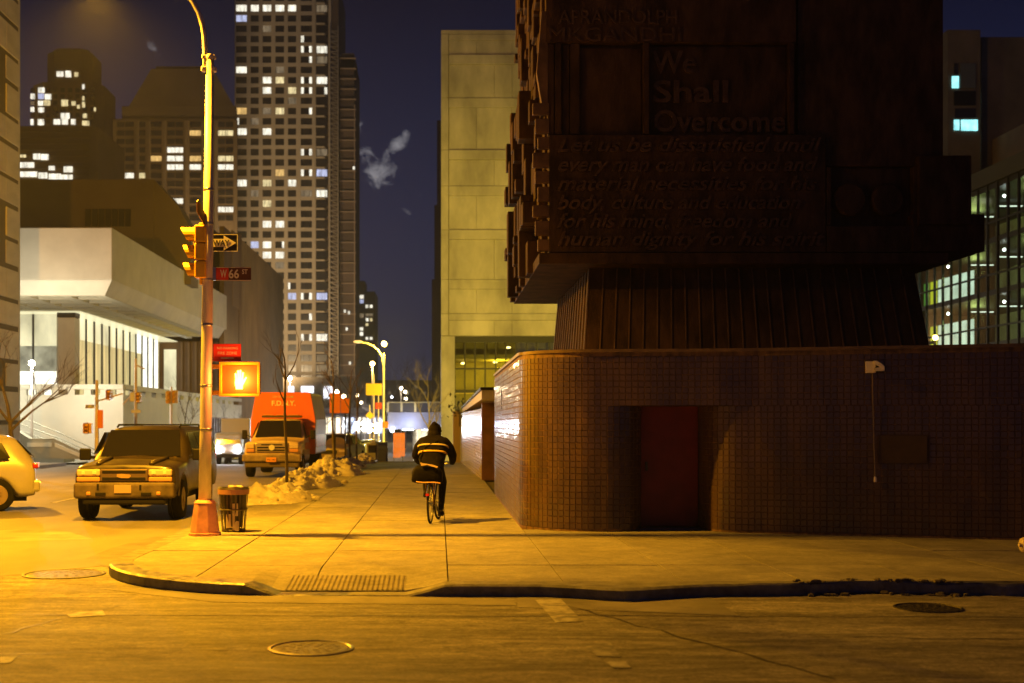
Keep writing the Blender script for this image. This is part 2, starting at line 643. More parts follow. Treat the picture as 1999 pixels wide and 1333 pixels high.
manhole(607, 1266, 168, 'round iron manhole cover with pale rim in the near roadway', iron_rim)
manhole(125, 1121, 160, 'dull sunken manhole cover in the road beside the corner kerb', iron)
manhole(1812, 1187, 130, 'dark manhole cover close to the broken kerb, far from the lamp', iron)

# ------------------------------------------------------------------ ground: the sidewalk
sidewalk = MB().add([(-3.6, 15.2, -.05), (26, 14.2, -.05), (26, 60, -.05), (-4.0, 60, -.05), (-4.0, 17, -.05), (-1.2, 14.4, -.13)],
                    [(0, 5, 1, 2, 3, 4)]).build('sidewalk', joint_m, kind='structure')
sidewalk.data.name = 'sidewalk'


def sm(a, b, x):
    t = max(0, min(1, (x - a) / (b - a)))
    return t * t * (3 - 2 * t)


def hz(x, y):
    """height of the sidewalk top: a kerb ramp dips towards the crossing"""
    fl = sm(-2.15, -1.78, x) * (1 - sm(-.36, .12, x))
    return -.118 * fl * max(0, min(1, (15.5 - y) / 1.45))


INX, INY = XK + .28, YK + .30
CC = (XK + RK, YK + RK)
planes = [((-INX, 0), None)]


def clip(poly, n, d):
    out = []
    for i in range(len(poly)):
        a, b = poly[i], poly[(i + 1) % len(poly)]
        da = a[0] * n[0] + a[1] * n[1] - d
        db = b[0] * n[0] + b[1] * n[1] - d
        if da >= 0:
            out.append(a)
        if (da >= 0) != (db >= 0):
            t = da / (da - db)
            out.append((a[0] + (b[0] - a[0]) * t, a[1] + (b[1] - a[1]) * t))
    return out


HP = [((1, 0), INX), ((0, 1), INY)]
for k in range(1, 10):
    a = PI + PI / 2 * k / 10
    n = (-math.cos(a), -math.sin(a))
    q = (CC[0] + (RK - .29) * math.cos(a), CC[1] + (RK - .29) * math.sin(a))
    HP.append((n, n[0] * q[0] + n[1] * q[1]))

cols = [INX, -2.76, -1.42, .10, 1.37, 2.70, 4.02, 5.36, 6.70, 8.05, 9.4, 10.8, 12.2]
rows = [INY, 15.75, 17.5, 19.25, 21.0]
while rows[-1] < 56:
    rows.append(min(56, rows[-1] + 1.85))
G = .0075
rnd = random.Random(4)
for j in range(len(rows) - 1):
    for i in range(len(cols) - 1):
        if rows[j] > 20.9 and i >= 4:
            continue
        x0, x1, y0, y1 = cols[i] + G, cols[i + 1] - G, rows[j] + G, rows[j + 1] - G
        nx = ny = 6 if rows[j] < 15.6 and cols[i] < 1.0 else 1
        b_ = MB()
        dz = rnd.uniform(-.003, .003)
        top = []
        for aa in range(nx):
            for bb in range(ny):
                p = [(x0 + (x1 - x0) * (aa + u) / nx, y0 + (y1 - y0) * (bb + v) / ny) for u, v in ((0, 0), (1, 0), (1, 1), (0, 1))]
                for n, d in HP:
                    p = clip(p, n, d)
                    if len(p) < 3:
                        break
                if len(p) < 3:
                    continue
                b_.prism(p, lambda q: (q[0], q[1], hz(*q) - .06), lambda q: (q[0], q[1], hz(*q) + dz))
        if b_.v:
            bm = bmesh.new()
            me = b_.mesh('slab', slab_m, fix=False)
            bm.from_mesh(me)
            bmesh.ops.remove_doubles(bm, verts=bm.verts, dist=.0005)
            # drop the inner walls left between sub-cells
            seen = {}
            for f in bm.faces:
                key = tuple(sorted(v.index for v in f.verts))  # hand signal's red light painted on the left of the brown plate
                seen.setdefault(key, []).append(f)
            dead = [f for fs_ in seen.values() if len(fs_) > 1 for f in fs_]
            bmesh.ops.delete(bm, geom=dead, context='FACES')
            bmesh.ops.recalc_face_normals(bm, faces=bm.faces)
            bm.to_mesh(me)
            bm.free()
            obj('slab', me, sidewalk)

# kerb stones follow the outer edge
path = []
y = 56.0
while y > CC[1]:
    path.append((XK, y, -1, 0))
    y -= .62
for k in range(13):
    a = PI + PI / 2 * k / 12  # face made orange to carry the lit hand's glow
    path.append((CC[0] + RK * math.cos(a), CC[1] + RK * math.sin(a), math.cos(a), math.sin(a)))
x = CC[0] + .2
while x < 12.3:
    path.append((x, YK, 0, -1))
    x += .21


def kerb_wob(x):
    if x < .3:
        return 0
    s_ = -.40 * math.exp(-((x - 1.95) / .55) ** 2) + .30 * math.exp(-((x - 4.9) / .8) ** 2)
    s_ += .06 * mnoise.noise((x * 2.1, 3.1, 0)) * min(1, x) * (3 if x > 3.6 else 1)
    return s_


kp = []
for (x, y, nx_, ny_) in path:
    w = kerb_wob(x) if ny_ < -.99 else 0
    kp.append(((x, y + w), (x - nx_ * .282, y - ny_ * .293), hz(x, y)))
i = 0
while i < len(kp) - 1:
    ave = kp[i][0][0] <= XK + .001
    step = 3 if ave else (4 if kp[i][0][1] > YK + .01 else 6)
    j = min(i + step, len(kp) - 1)
    b_ = MB()
    seg = kp[i:j + 1]
    vs_ = []
    for (o_, n_, h_) in seg:
        r_ = .02 * mnoise.noise((o_[0] * 4.3, 7.7, 0)) if o_[0] > 3.4 else 0
        vs_ += [(n_[0], n_[1], h_ - .04), (n_[0], n_[1], h_ + .001), (o_[0] + (n_[0] - o_[0]) * .10, o_[1] + (n_[1] - o_[1]) * .10, h_ + .001 + r_),
                (o_[0], o_[1], h_ - .02 + r_ * 1.5), (o_[0], o_[1], ZR - .05)]
    fs_ = []
    for k in range(len(seg) - 1):
        for q in range(4):
            fs_.append((k * 5 + q, k * 5 + q + 1, k * 5 + 5 + q + 1, k * 5 + 5 + q))
    e_ = (len(seg) - 1) * 5
    fs_ += [(0, 4, 3, 2, 1), (e_, e_ + 1, e_ + 2, e_ + 3, e_ + 4)]
    steel = (not ave) and kp[i][0][1] > YK + .01
    b_.add(vs_, fs_).build('kerb_stone', kerb_steel if steel else kerb_m, sidewalk)
    i = j

# tactile pad with its rows of domes
pad = MB()
px0, px1, py0, py1 = -1.72, -.38, 14.16, 14.98
pad.add([(px0, py0, hz(px0 + .2, py0) + .006), (px1, py0, hz(px0 + .2, py0) + .006), (px1, py1, hz(px0 + .2, py1) + .006), (px0, py1, hz(px0 + .2, py1) + .006)], [(0, 1, 2, 3)])
pad = pad.build('tactile_pad', tactile_m, sidewalk)
dm = MB()
for a in range(24):
    for b in range(12):
        x = px0 + (a + .5) * (px1 - px0) / 24
        y = py0 + (b + .5) * (py1 - py0) / 12
        z = hz(px0 + .2, y) + .006
        dm.lathe([(.018, 0), (.012, .006), (.004, .007)], (x, y, z), n=6)
dm.build('domes', tactile_m, pad, kind='stuff', fix=False)

# broken asphalt crumbs heaped along the ruined kerb
deb = MB()
rnd = random.Random(8)
for k in range(150):
    x = rnd.choice((4.15, 4.5, 4.95, 5.35, 5.5)) + rnd.gauss(0, .16)
    y = YK + kerb_wob(x) + rnd.choice((rnd.uniform(.0, .14), rnd.uniform(-.16, -.02)))
    s_ = rnd.choice((.006, .01, .014, .02, .034)) * rnd.uniform(.7, 1.3)
    z = (.002 if y > YK + kerb_wob(x) else ZR)
    o0 = len(deb.v)
    deb.ball((x, y, z + s_ * .3), s_ * rnd.uniform(.8, 1.8), s_ * rnd.uniform(.7, 1.4), s_ * rnd.uniform(.35, .7), n=5, m=4)
    for i_ in range(o0, len(deb.v)):
        v_ = deb.v[i_]
        deb.v[i_] = (v_[0] + rnd.uniform(-.3, .3) * s_, v_[1] + rnd.uniform(-.3, .3) * s_, v_[2])
deb.build('kerb_rubble', mat('rubble', (.12, .10, .07), .9, var=.4, scale=9, geom=True), kind='stuff', label='crumbled concrete rubble along the broken stretch of kerb', fix=False)

# pale plaza floor sloping down past the far end of the block, and the far pavement on the east side
plz = MB()
for (x0, x1, y0, y1, up) in ((-4.0, 6, 57.5, 118, .07),):
    plz.add([(x0, y0, zroad(y0) + up), (x1, y0, zroad(y0) + up), (x1, y1, zroad(y1) + up), (x0, y1, zroad(y1) + up)], [(0, 1, 2, 3)])
plz.build('plaza_pavement', mat('plaza_paving', (.42, .40, .36), .7, var=.12, scale=.6, geom=True), kind='structure')
est = MB()
est.prism_z([(-30, 18), (-16.3, 18), (-16.3, 56), (-30, 56)], ZR - .1, 0.0)
est.add([(-60, 68, zroad(68) + .12), (-16.0, 68, zroad(68) + .12), (-16.0, 118, zroad(118) + .12), (-60, 118, zroad(118) + .12)], [(0, 1, 2, 3)])
est.build('east_pavement', mat('east_pavement_concrete', (.25, .24, .22), .8, var=.15, scale=1, geom=True), kind='structure')


def text(name, s, size, m, parent, loc, width=None, shear=0.0, extrude=.01, offset=0.0, rot=(PI / 2, 0, 0), align='LEFT', space=1.0, kind=None):
    cu = bpy.data.curves.new(name, 'FONT')
    cu.body = s
    cu.size = size
    cu.shear = shear
    cu.extrude = extrude
    cu.offset = offset
    cu.align_x = align
    cu.resolution_u = 3
    cu.space_character = space
    tmp = bpy.data.objects.new('tmp_text', cu)
    COL.objects.link(tmp)
    bpy.context.view_layer.update()
    dg = bpy.context.evaluated_depsgraph_get()
    me = bpy.data.meshes.new_from_object(tmp.evaluated_get(dg))
    bpy.data.objects.remove(tmp)
    bpy.data.curves.remove(cu)
    me.name = name
    me.materials.clear()
    me.materials.append(m)
    o = bpy.data.objects.new(name, me)
    COL.objects.link(o)
    o.parent = parent
    o.location = loc
    o.rotation_euler = rot
    if width:
        xs_ = [v.co.x for v in me.vertices]
        w = max(xs_) - min(xs_)
        o.scale = (width / w, 1, 1)
    if kind:
        o['kind'] = kind
    return o


# ------------------------------------------------------------------ tiled retaining wall with the rounded door niche
WT = 2.88                                          # top of the wall
LZ = .035 + .0993 * 20                                          # head of the door niche
tw = thing('tiled_wall', 'long brown glazed tile wall with rounded corner and recessed red door', 'wall', (2.5, 20.6, 0))


def arc(cx, cy_, r, a0, a1, n, ry=None):
    ry = r if ry is None else ry
    return [(cx + r * math.cos(R(a0 + (a1 - a0) * k / n)), cy_ + ry * math.sin(R(a0 + (a1 - a0) * k / n))) for k in range(n + 1)]


left_part = [(1.36, 31.25), (1.36, 21.75)] + arc(2.56, 21.75, 1.2, 180, 270, 26)[1:] + [(2.72, 20.54)]
niche_l = arc(2.72, 21.14, .60, -90, -2, 14)[1:] + [(3.325, 21.30)]
niche_r = [(4.315, 21.30)] + arc(4.99, 20.99, .675, 178, 250, 16) + [(5.05, 20.27)]
right_part = [(5.05, 20.27), (8.7, 19.05), (12.5, 17.85)]
low1 = left_part + niche_l
low2 = niche_r + right_part[1:]
high = left_part + [(4.0, 20.44), (5.05, 20.27)] + right_part[1:]


def resample(path, pitch):
    out = []
    d = pitch / 2
    acc = 0
    for i in range(len(path) - 1):
        a, b = Vector(path[i]), Vector(path[i + 1])
        l = (b - a).length
        while d <= acc + l:
            t = (d - acc) / l
            p = a + (b - a) * t
            dr = (b - a).normalized()
            out.append((p.x, p.y, dr.x, dr.y))
            d += pitch
        acc += l
    return out


def wallsurf(path, z0, z1, inset):
    b_ = MB()
    n = len(path)
    for (x, y) in path:
        b_.v += [(x, y, z0), (x, y, z1)]
    for i in range(n - 1):
        b_.f.append((2 * i, 2 * i + 2, 2 * i + 3, 2 * i + 1))
    return b_


bk = MB()
for pth, z0, z1 in ((low1, -.04, LZ), (low2, -.04, LZ), (high, LZ, WT)):
    w = wallsurf(pth, z0, z1, 0)
    bk.add(w.v, w.f)
# niche ceiling
bk.add([(2.7, 20.56, LZ), (5.08, 20.27, LZ), (5.08, 21.5, LZ), (2.7, 21.5, LZ)], [(0, 1, 2, 3)])
bk.build('grout_bed', grout_m, tw, fix=False)
box('door', door_m, tw, 3.34, 4.30, 21.25, 21.32, .03, 2.02, bevel=.006)
box('door_sill', mat('worn_sill', (.22, .15, .12), .6), tw, 3.3, 4.34, 21.05, 21.3, -.01, .02)
MB().box(3.42, 3.46, 21.22, 21.25, .95, 1.1).build('door_handle', iron, tw, bevel=.004)

TP = .0993
tile_mesh = {}


def tile_unit(w, h):
    k = (w, h)
    if k not in tile_mesh:
        c = .004
        b_ = MB()
        b_.v = [(-w / 2, 0, -h / 2), (w / 2, 0, -h / 2), (w / 2, 0, h / 2), (-w / 2, 0, h / 2),
                (-w / 2 + c, -.008, -h / 2 + c), (w / 2 - c, -.008, -h / 2 + c), (w / 2 - c, -.008, h / 2 - c), (-w / 2 + c, -.008, h / 2 - c)]
        b_.f = [(4, 5, 6, 7), (0, 1, 5, 4), (1, 2, 6, 5), (2, 3, 7, 6), (3, 0, 4, 7)]
        tile_mesh[k] = b_
    return tile_mesh[k]


rnd = random.Random(11)
cand = []
for pth, k0, k1 in ((low1, 0, 20), (low2, 0, 20), (high, 20, 29)):
    for (x, y, dx, dy) in resample(pth, TP):
        for k in range(k0, k1):
            z = .035 + TP * (k + .5)
            if z < .05 or z > WT - .03:
                continue
            cand.append((x, y, dx, dy, z))
# the nearest, best lit ones round the corner column become single tiles
key = lambda c: abs(c[0] - 2.05) * 1.0 + abs(c[4] - .95) * .75 + (50 if c[1] > 21.4 or c[0] < 1.4 else 0)
cand.sort(key=key)
tu = tile_unit(TP - .010, TP - .010)
single_me = tu.mesh('tile', tile_m, fix=False)
rest = MB()
for i, (x, y, dx, dy, z) in enumerate(cand):
    ang = math.atan2(dy, dx)
    jr = Matrix.Rotation(ang, 4, 'Z') @ Matrix.Rotation(R(rnd.uniform(-.7, .7)), 4, 'Z') @ Matrix.Rotation(R(rnd.uniform(-.7, .7)), 4, 'X')
    Mx = Matrix.Translation((x, y, z)) @ jr
    if i < 300:
        o = bpy.data.objects.new('tile', single_me)
        COL.objects.link(o)
        o.parent = tw
        o.matrix_parent_inverse = Matrix.Translation((-2.5, -20.6, 0))
        o.matrix_world = Mx
        o.matrix_basis = Mx
    else:
        rest.add([Mx @ Vector(v) for v in tu.v], tu.f)
for ch in list(tw.children):
    if not ch.name.startswith('tile'):
        ch.matrix_parent_inverse = Matrix.Translation((-2.5, -20.6, 0))
r_ = rest.build('tiles', tile_m, tw, kind='stuff', fix=False)
r_.matrix_parent_inverse = Matrix.Translation((-2.5, -20.6, 0))
cp = MB()
inner = [(x + (.35 if y > 21.5 else .0), y + .30) for (x, y) in high]
cp.prism_z([(x - (.03 if y > 21.5 else 0), y - .03) for (x, y) in high] + inner[::-1], WT, WT + .05)
c_ = cp.build('coping', mat('brown_coping', (.15, .095, .045), .5, var=.3, scale=4, geom=True), tw)
c_.matrix_parent_inverse = Matrix.Translation((-2.5, -20.6, 0))
bar = MB().tube([(1.352, 27.6, 2.05), (1.347, 27.6, 2.45)], .012, 6).build('metal_strip', chrome, tw)
bar.matrix_parent_inverse = Matrix.Translation((-2.5, -20.6, 0))

ter = MB()
ter.prism_z([(1.7, 31.2), (1.7, 22), (2.3, 21.62), (5.4, 21.62), (5.6, 20.6), (12.5, 18.3), (26, 18.3), (26, 44), (1.7, 44)], -.04, WT - .05)
ter.build('school_terrace', mat('terrace_paving', (.2, .18, .14), .85, var=.2, scale=2, geom=True), kind='structure')

# dark recess beyond the first wall, then the second wall with its white edged roof
rec = thing('recess_wall', 'dark brown recessed wall in the gap between the tiled walls', 'wall', (1.9, 35, 0))
box('panel', corten, rec, -.1, .0, -3.7, 4, 0, 2.5)
w2 = thing('second_tiled_wall', 'white-lit tiled wall farther along the sidewalk, behind the rounded wall', 'wall', (1.3, 39, 0))


def prism_world(name, m, parent, poly, z0, z1, **k):
    b_ = MB().prism_z(poly, z0, z1)
    o = b_.build(name, m, parent, **k)
    o.matrix_parent_inverse = Matrix.Translation(-parent.location)
    return o


prism_world('end_face', mat('brown_end_tiles', (.17, .075, .025), .5, var=.3, scale=3, geom=True), w2, [(1.30, 38.9), (1.95, 38.9), (1.95, 39.2), (1.30, 39.2)], 0, 2.35)
prism_world('core', grout_m, w2, [(1.312, 39.2), (2.6, 39.2), (2.6, 56), (.95, 56)], -.3, 2.18)
rest = MB()
tu2 = tile_unit(.19, .092)
rnd = random.Random(5)
for (x, y, dx, dy) in resample([(.95, 56.0), (1.306, 39.22)], .2):
    for k in range(22):
        z = .05 + k * TP
        Mx = Matrix.Translation((x - .002, y, z)) @ Matrix.Rotation(math.atan2(dy, dx) + R(rnd.uniform(-.5, .5)), 4, 'Z') @ Matrix.Rotation(R(rnd.uniform(-.6, .6)), 4, 'X')
        rest.add([Mx @ Vector(v) for v in tu2.v], tu2.f)
o = rest.build('tiles', mat('white_lit_tile', (.33, .27, .20), .22, ovar=0, var=.2, scale=2, geom=True), w2, kind='stuff', fix=False)  # tile colour paled to hold the white light on this side
o.matrix_parent_inverse = Matrix.Translation(-w2.location)
rf = MB()
rf.add([(1.22, 36.6, 2.42), (2.6, 36.6, 2.42), (2.6, 55, 2.20), (1.0, 55, 2.20), (1.22, 36.6, 2.68), (2.6, 36.6, 2.68), (2.6, 55, 2.36), (1.0, 55, 2.36)],
       [(0, 3, 2, 1), (4, 5, 6, 7), (0, 1, 5, 4), (1, 2, 6, 5), (2, 3, 7, 6), (3, 0, 4, 7)])
o = rf.build('roof_edge', mat('white_fascia', (.6, .58, .52), .6), w2)
o.matrix_parent_inverse = Matrix.Translation(-w2.location)
rf = MB()
rf.add([(1.18, 36.5, 2.683), (2.6, 36.5, 2.683), (2.6, 55.1, 2.363), (.96, 55.1, 2.363), (1.18, 36.5, 2.76), (2.6, 36.5, 2.76), (2.6, 55.1, 2.42), (.96, 55.1, 2.42)],
       [(0, 3, 2, 1), (4, 5, 6, 7), (0, 1, 5, 4), (1, 2, 6, 5), (2, 3, 7, 6), (3, 0, 4, 7)])
o = rf.build('roof_flashing', blackm, w2)
o.matrix_parent_inverse = Matrix.Translation(-w2.location)
pier = thing('end_pier', 'tan end pier past the gleaming second wall, beside the cyclist', 'pier', (.75, 57, zroad(57)))
box('shaft', mat('tan_pier', (.32, .25, .15), .7), pier, -.12, .2, 0, 1.2, 0, 2.35, bevel=.02)
box('cap', mat('tan_pier', (.32, .25, .15), .7), pier, -.16, .24, -.04, 1.24, 2.353, 2.42, bevel=.01)

# floodlight unit on the tiled wall with its dangling cable, and the blank plaque


def wall_y(x):
    return 20.27 + (x - 5.05) * (19.05 - 20.27) / (8.7 - 5.05) if x < 8.7 else 19.05 + (x - 8.7) * (17.85 - 19.05) / 3.8


wx = PX(1715, 19.3) + .06
wa = math.atan2(19.05 - 20.27, 8.7 - 5.05)
wl = thing('wall_camera', 'small ivory wall box with hood and dangling cable on dark tile', 'camera', (wx, wall_y(wx) - .01, PZ(715, 19.25)), wa)
box('housing', plasticIvory, wl, -.115, .04, -.10, 0, -.085, .095, bevel=.012)
hd = MB()
hd.prism_y([(.0, .10), (.05, .10), (.115, .06), (.165, .01), (.165, -.06), (.03, -.06), (.03, -.01), (.10, .0), (.02, .05)], -.19, -.02)
hd.build('hood', plasticIvory, wl, bevel=.006)
MB().lathe([(.045, -.12), (.05, -.10), (.05, -.04)], (.07, 0, -.025), 'y', 14).build('lens', blackm, wl)
MB().tube([(-.005, -.05, -.08), (-.008, -.05, -.3), (.002, -.045, -.7), (.012, -.045, -1.2), (.03, -.05, -1.68)], .011, 6).build('cable', mat('grey_brown_cable', (.22, .17, .14), .7), wl)
MB().lathe([(.012, .0), (.022, -.02), (.026, -.075), (.018, -.09)], (.03, -.05, -1.67), n=10).build('plug', plasticIvory, wl)
pxx = PX(1780, 19.2)
pq = thing('wall_plaque', 'faint blank rectangular plaque on the dark tile wall', 'plaque', (pxx, wall_y(pxx) - .012, PZ(878, 19.2)), wa)
box('plate', mat('dull_plaque', (.06, .034, .014), .6, var=.2, scale=5), pq, -.35, .35, -.02, 0, -.21, .21, bevel=.004)
box('frame', mat('dull_plaque_frame', (.05, .027, .011), .6), pq, -.37, .37, -.012, .0, -.23, .23)

# ------------------------------------------------------------------ weathering-steel memorial cube
SD = 25.5
mem = thing('memorial_sculpture', 'huge dark weathering-steel cube with raised lettering above the tiled wall', 'sculpture', (6, SD + 4.2, WT - .05))
MI = Matrix.Translation(-mem.location)


def mpart(name, m, b_, **k):
    o = b_.build(name, m, mem, **k)
    o.matrix_parent_inverse = MI
    return o


X0, X1 = PX(1060, SD), PX(1850, SD)
ZB, ZT = PZ(515, SD), 13.6
mpart('cube_body', corten, MB().box(X0 + .12, X1 - .1, SD + .25, SD + 8.5, ZB + .02, ZT))
mpart('underside_slab', corten, MB().box(PX(1052, SD), X1, SD - .05, SD + 8.6, ZB, PZ(494, SD)), bevel=.01)


def front(name, x0, x1, y0, y1, d0, d1=None, **k):
    """box on the front face between pixel limits, proud (negative) or set back from SD"""
    return mpart(name, corten, MB().box(PX(x0, SD), PX(x1, SD), SD + d0, SD + (.3 if d1 is None else d1), PZ(y0, SD), PZ(y1, SD)), **k)


front('text_panel', 1072, 1612, 263, 492, .0, bevel=.008)
front('name_panel', 1066, 1555, -180, 82, .02, bevel=.008)
for (a, b, d) in ((1070, 1082, .06), (1084, 1096, .0), (1098, 1112, .09), (1114, 1132, .03)):
    front('fluted_strip', a, b, 84, 261, d, bevel=.006)
front('blank_panel', 1134, 1254, 90, 260, .14, bevel=.006)
front('frame_bar', 1256, 1267, 84, 261, -.03, bevel=.008)
front('slogan_panel', 1269, 1538, 88, 260, .15)
front('frame_bar', 1540, 1550, 84, 261, -.02, bevel=.008)
front('side_panel', 1560, 1845, -180, 322, .10, bevel=.01)
front('medallion_frame', 1614, 1622, 326, 440, .0)
front('medallion_frame', 1784, 1846, 324, 440, -.01, bevel=.008)
front('medallion_back', 1623, 1783, 326, 440, .20)
front('ledge_panel', 1614, 1848, 441, 492, .0, bevel=.008)
for cx in (1662, 1736):
    c = P(cx, 388, SD)
    mpart('medallion', corten, MB().lathe([(.33, .2), (.33, .08), (.29, .05), (.05, .05)], (c.x, SD, c.z), 'y', 26))
mpart('side_block', corten, MB().box(PX(1790, SD), PX(1893, SD), SD - .1, SD + 3.2, PZ(440, SD), PZ(305, SD)), bevel=.02)
mpart('side_block', corten, MB().box(PX(1780, SD), PX(1922, SD), SD - .02, SD + 5, PZ(491, SD), PZ(418, SD)), bevel=.02)
for k, (a, b, d) in enumerate(((1846, 1852, .5), (1852, 1857, 1.6))):
    mpart('edge_fin', corten_seam, MB().box(PX(a, SD), PX(b, SD), SD + d, SD + d + .9, PZ(300, SD), ZT - .3))

# raised lettering, letter by letter


def letters(s, size, loc, width, shear, extrude, offset):
    o = text('letter', s, size, corten_seam, mem, loc, width, shear, extrude, offset)
    me = o.data
    bm = bmesh.new()
    bm.from_mesh(me)
    bm.verts.ensure_lookup_table()
    seen, isl = set(), []
    for v0 in bm.verts:
        if v0.index in seen:
            continue
        st_, cur = [v0], []
        seen.add(v0.index)
        while st_:
            q = st_.pop()
            cur.append(q.index)
            for e_ in q.link_edges:
                w_ = e_.other_vert(q)
                if w_.index not in seen:
                    seen.add(w_.index)
                    st_.append(w_)
        xs_ = [bm.verts[i].co.x - shear * bm.verts[i].co.y for i in cur]
        isl.append([min(xs_), max(xs_), cur])
    isl.sort(key=lambda a: a[0])
    grp = []
    for a in isl:
        if grp and a[0] < grp[-1][1] - .4 * (a[1] - a[0]):
            grp[-1][1] = max(grp[-1][1], a[1])
            grp[-1][2] += a[2]
        else:
            grp.append(a)
    polys = [(tuple(v.index for v in f.verts)) for f in bm.faces]
    cos = [tuple(v.co) for v in bm.verts]
    bm.free()
    for a in grp:
        mp_ = {i: k for k, i in enumerate(a[2])}
        m2 = bpy.data.meshes.new('letter')
        m2.from_pydata([cos[i] for i in a[2]], [], [tuple(mp_[i] for i in f) for f in polys if f[0] in mp_])
        m2.materials.append(corten_letter)
        c = bpy.data.objects.new('letter', m2)
        COL.objects.link(c)
        c.parent = mem
        c.matrix_parent_inverse = MI
        c.location, c.rotation_euler, c.scale = o.location, o.rotation_euler, o.scale
    bpy.data.objects.remove(o)


tx = [("Let us be dissatisfied until", 296, 1600), ("every man can have food and", 334, 1592), ("material necessities for his", 371, 1592),
      ("body, culture and education", 408, 1560), ("for his mind, freedom and", 444, 1545), ("human dignity for his spirit", 479, 1608)]
for s, yb, xe in tx:
    p = P(1086, yb, SD)
    letters(s, .40, (p.x, SD - .02, p.z), PX(xe, SD) - p.x, .32, .035, .006)
for s, yb, xe in (("We", 138, 1362), ("Shall", 196, 1422), ("Overcome", 254, 1534)):
    p = P(1276, yb, SD)
    letters(s, .62, (p.x, SD + .13, p.z), PX(xe, SD) - p.x, 0, .028, .010)
for s, yb, xa, xe in (("APRANDOLPH", 46, 1090, 1322), ("MKGANDHI", 80, 1068, 1326)):
    p = P(xa, yb, SD)
    letters(s, .40, (p.x, SD + .005, p.z), PX(xe, SD) - p.x, 0, .014, .0)

# deep relief blocks on the face towards the avenue
rnd = random.Random(23)
y = SD - .02
xf = X0 + .12
zz = ZB + .05
relief = [(0.0, .7, 0, .42, .30), (0, .7, .42, 1.6, .20)]
for c in range(13):
    y0 = SD + .35 + c * .63
    z = ZB - .02 + (.0 if c % 2 else .0)
    while z < ZT - .3:
        h = rnd.choice((.22, .35, .5, .75, 1.1))
        d = rnd.choice((.05, .10, .20, .32, .46)) * (1 if z < 8.6 else .45)
        if c == 0:
            d = rnd.choice((.06, .12, .18))
        g = .03
        mpart('relief_block', corten, MB().box(xf - d, xf + .05, y0 + g, y0 + .63 - g - rnd.choice((0, .08, .2)), z + g, min(z + h, ZT) - g), bevel=.012, seg=1)
        z += h
# strip of little bars beside the front edge, catching the lamp
z = PZ(492, SD)
k = 0
while z < PZ(205, SD):
    mpart('edge_bar', corten_seam, MB().box(X0 - .10 - .05 * (k % 3), X0 + .13, SD + .03, SD + .17, z + .03, z + .26 + .06 * (k % 2)), bevel=.008, seg=1)
    z += .31 + .06 * (k % 2)
    k += 1
mpart('edge_fin', corten_seam, MB().prism_y([(X0 - .02, PZ(200, SD)), (X0 + .1, PZ(200, SD)), (X0 + .1, PZ(20, SD)), (X0 - .02, PZ(20, SD)), (X0 - .12, PZ(140, SD))], SD + .05, SD + .28))

# flared pedestal clad in standing-seam sheet
PB, PTz = WT - .04, ZB + .06
bx0, bx1, by0, by1 = 2.92, 9.95, 25.75, 33.6
tx0, tx1, ty0, ty1 = 3.10, 9.72, 26.25, 33.4
ped = MB().add([(bx0, by0, PB), (bx1, by0, PB), (bx1, by1, PB), (bx0, by1, PB), (tx0, ty0, PTz), (tx1, ty0, PTz), (tx1, ty1, PTz), (tx0, ty1, PTz)],
               [(0, 3, 2, 1), (4, 5, 6, 7), (0, 1, 5, 4), (1, 2, 6, 5), (2, 3, 7, 6), (3, 0, 4, 7)])
mpart('pedestal', corten, ped)


def seam(a, b, nrm):
    a, b, n_ = Vector(a), Vector(b), Vector(nrm)
    s_ = (b - a).normalized().cross(n_).normalized() * .012
    vs_ = [a - s_, a + s_, a + s_ + n_ * .03, a - s_ + n_ * .03, b - s_, b + s_, b + s_ + n_ * .03, b - s_ + n_ * .03]
    b_ = MB().add(vs_, [(0, 3, 2, 1), (4, 5, 6, 7), (0, 1, 5, 4), (1, 2, 6, 5), (2, 3, 7, 6), (3, 0, 4, 7)])
    mpart('seam', corten_seam, b_)


for k in range(1, 24):
    t = k / 24
    seam((bx0 + (bx1 - bx0) * t, by0, PB), (tx0 + (tx1 - tx0) * t, ty0, PTz), (0, -1, .25))
for k in range(0, 14):
    t = k / 14
    seam((bx0, by0 + (by1 - by0) * t, PB), (tx0, ty0 + (ty1 - ty0) * t, PTz), (-1, 0, .1))
lit = MB()
rnd = random.Random(3)
for k in range(14):
    a = rnd.uniform(0, 1)
    lit.box(2.35 + a * 2.2, 2.5 + a * 2.2, 25.3 + rnd.uniform(-.3, .1), 25.5, WT - .04, WT + rnd.uniform(.02, .12))
lit.build('windblown_leaves', mat('dry_leaf', (.25, .17, .07), .8), kind='stuff', label='dry leaves and litter drifted against the memorial pedestal')

# ------------------------------------------------------------------ concrete block behind the memorial (school wing)
CD = 100.0
cb = thing('concrete_building', 'tall pale concrete building with panel bands and glazed entrance, right of the sky', 'building', (.16, CD, -2))
CI = Matrix.Translation(-cb.location)


def cpart(name, m, b_, **k):
    o = b_.build(name, m, cb, **k)
    o.matrix_parent_inverse = CI
    return o


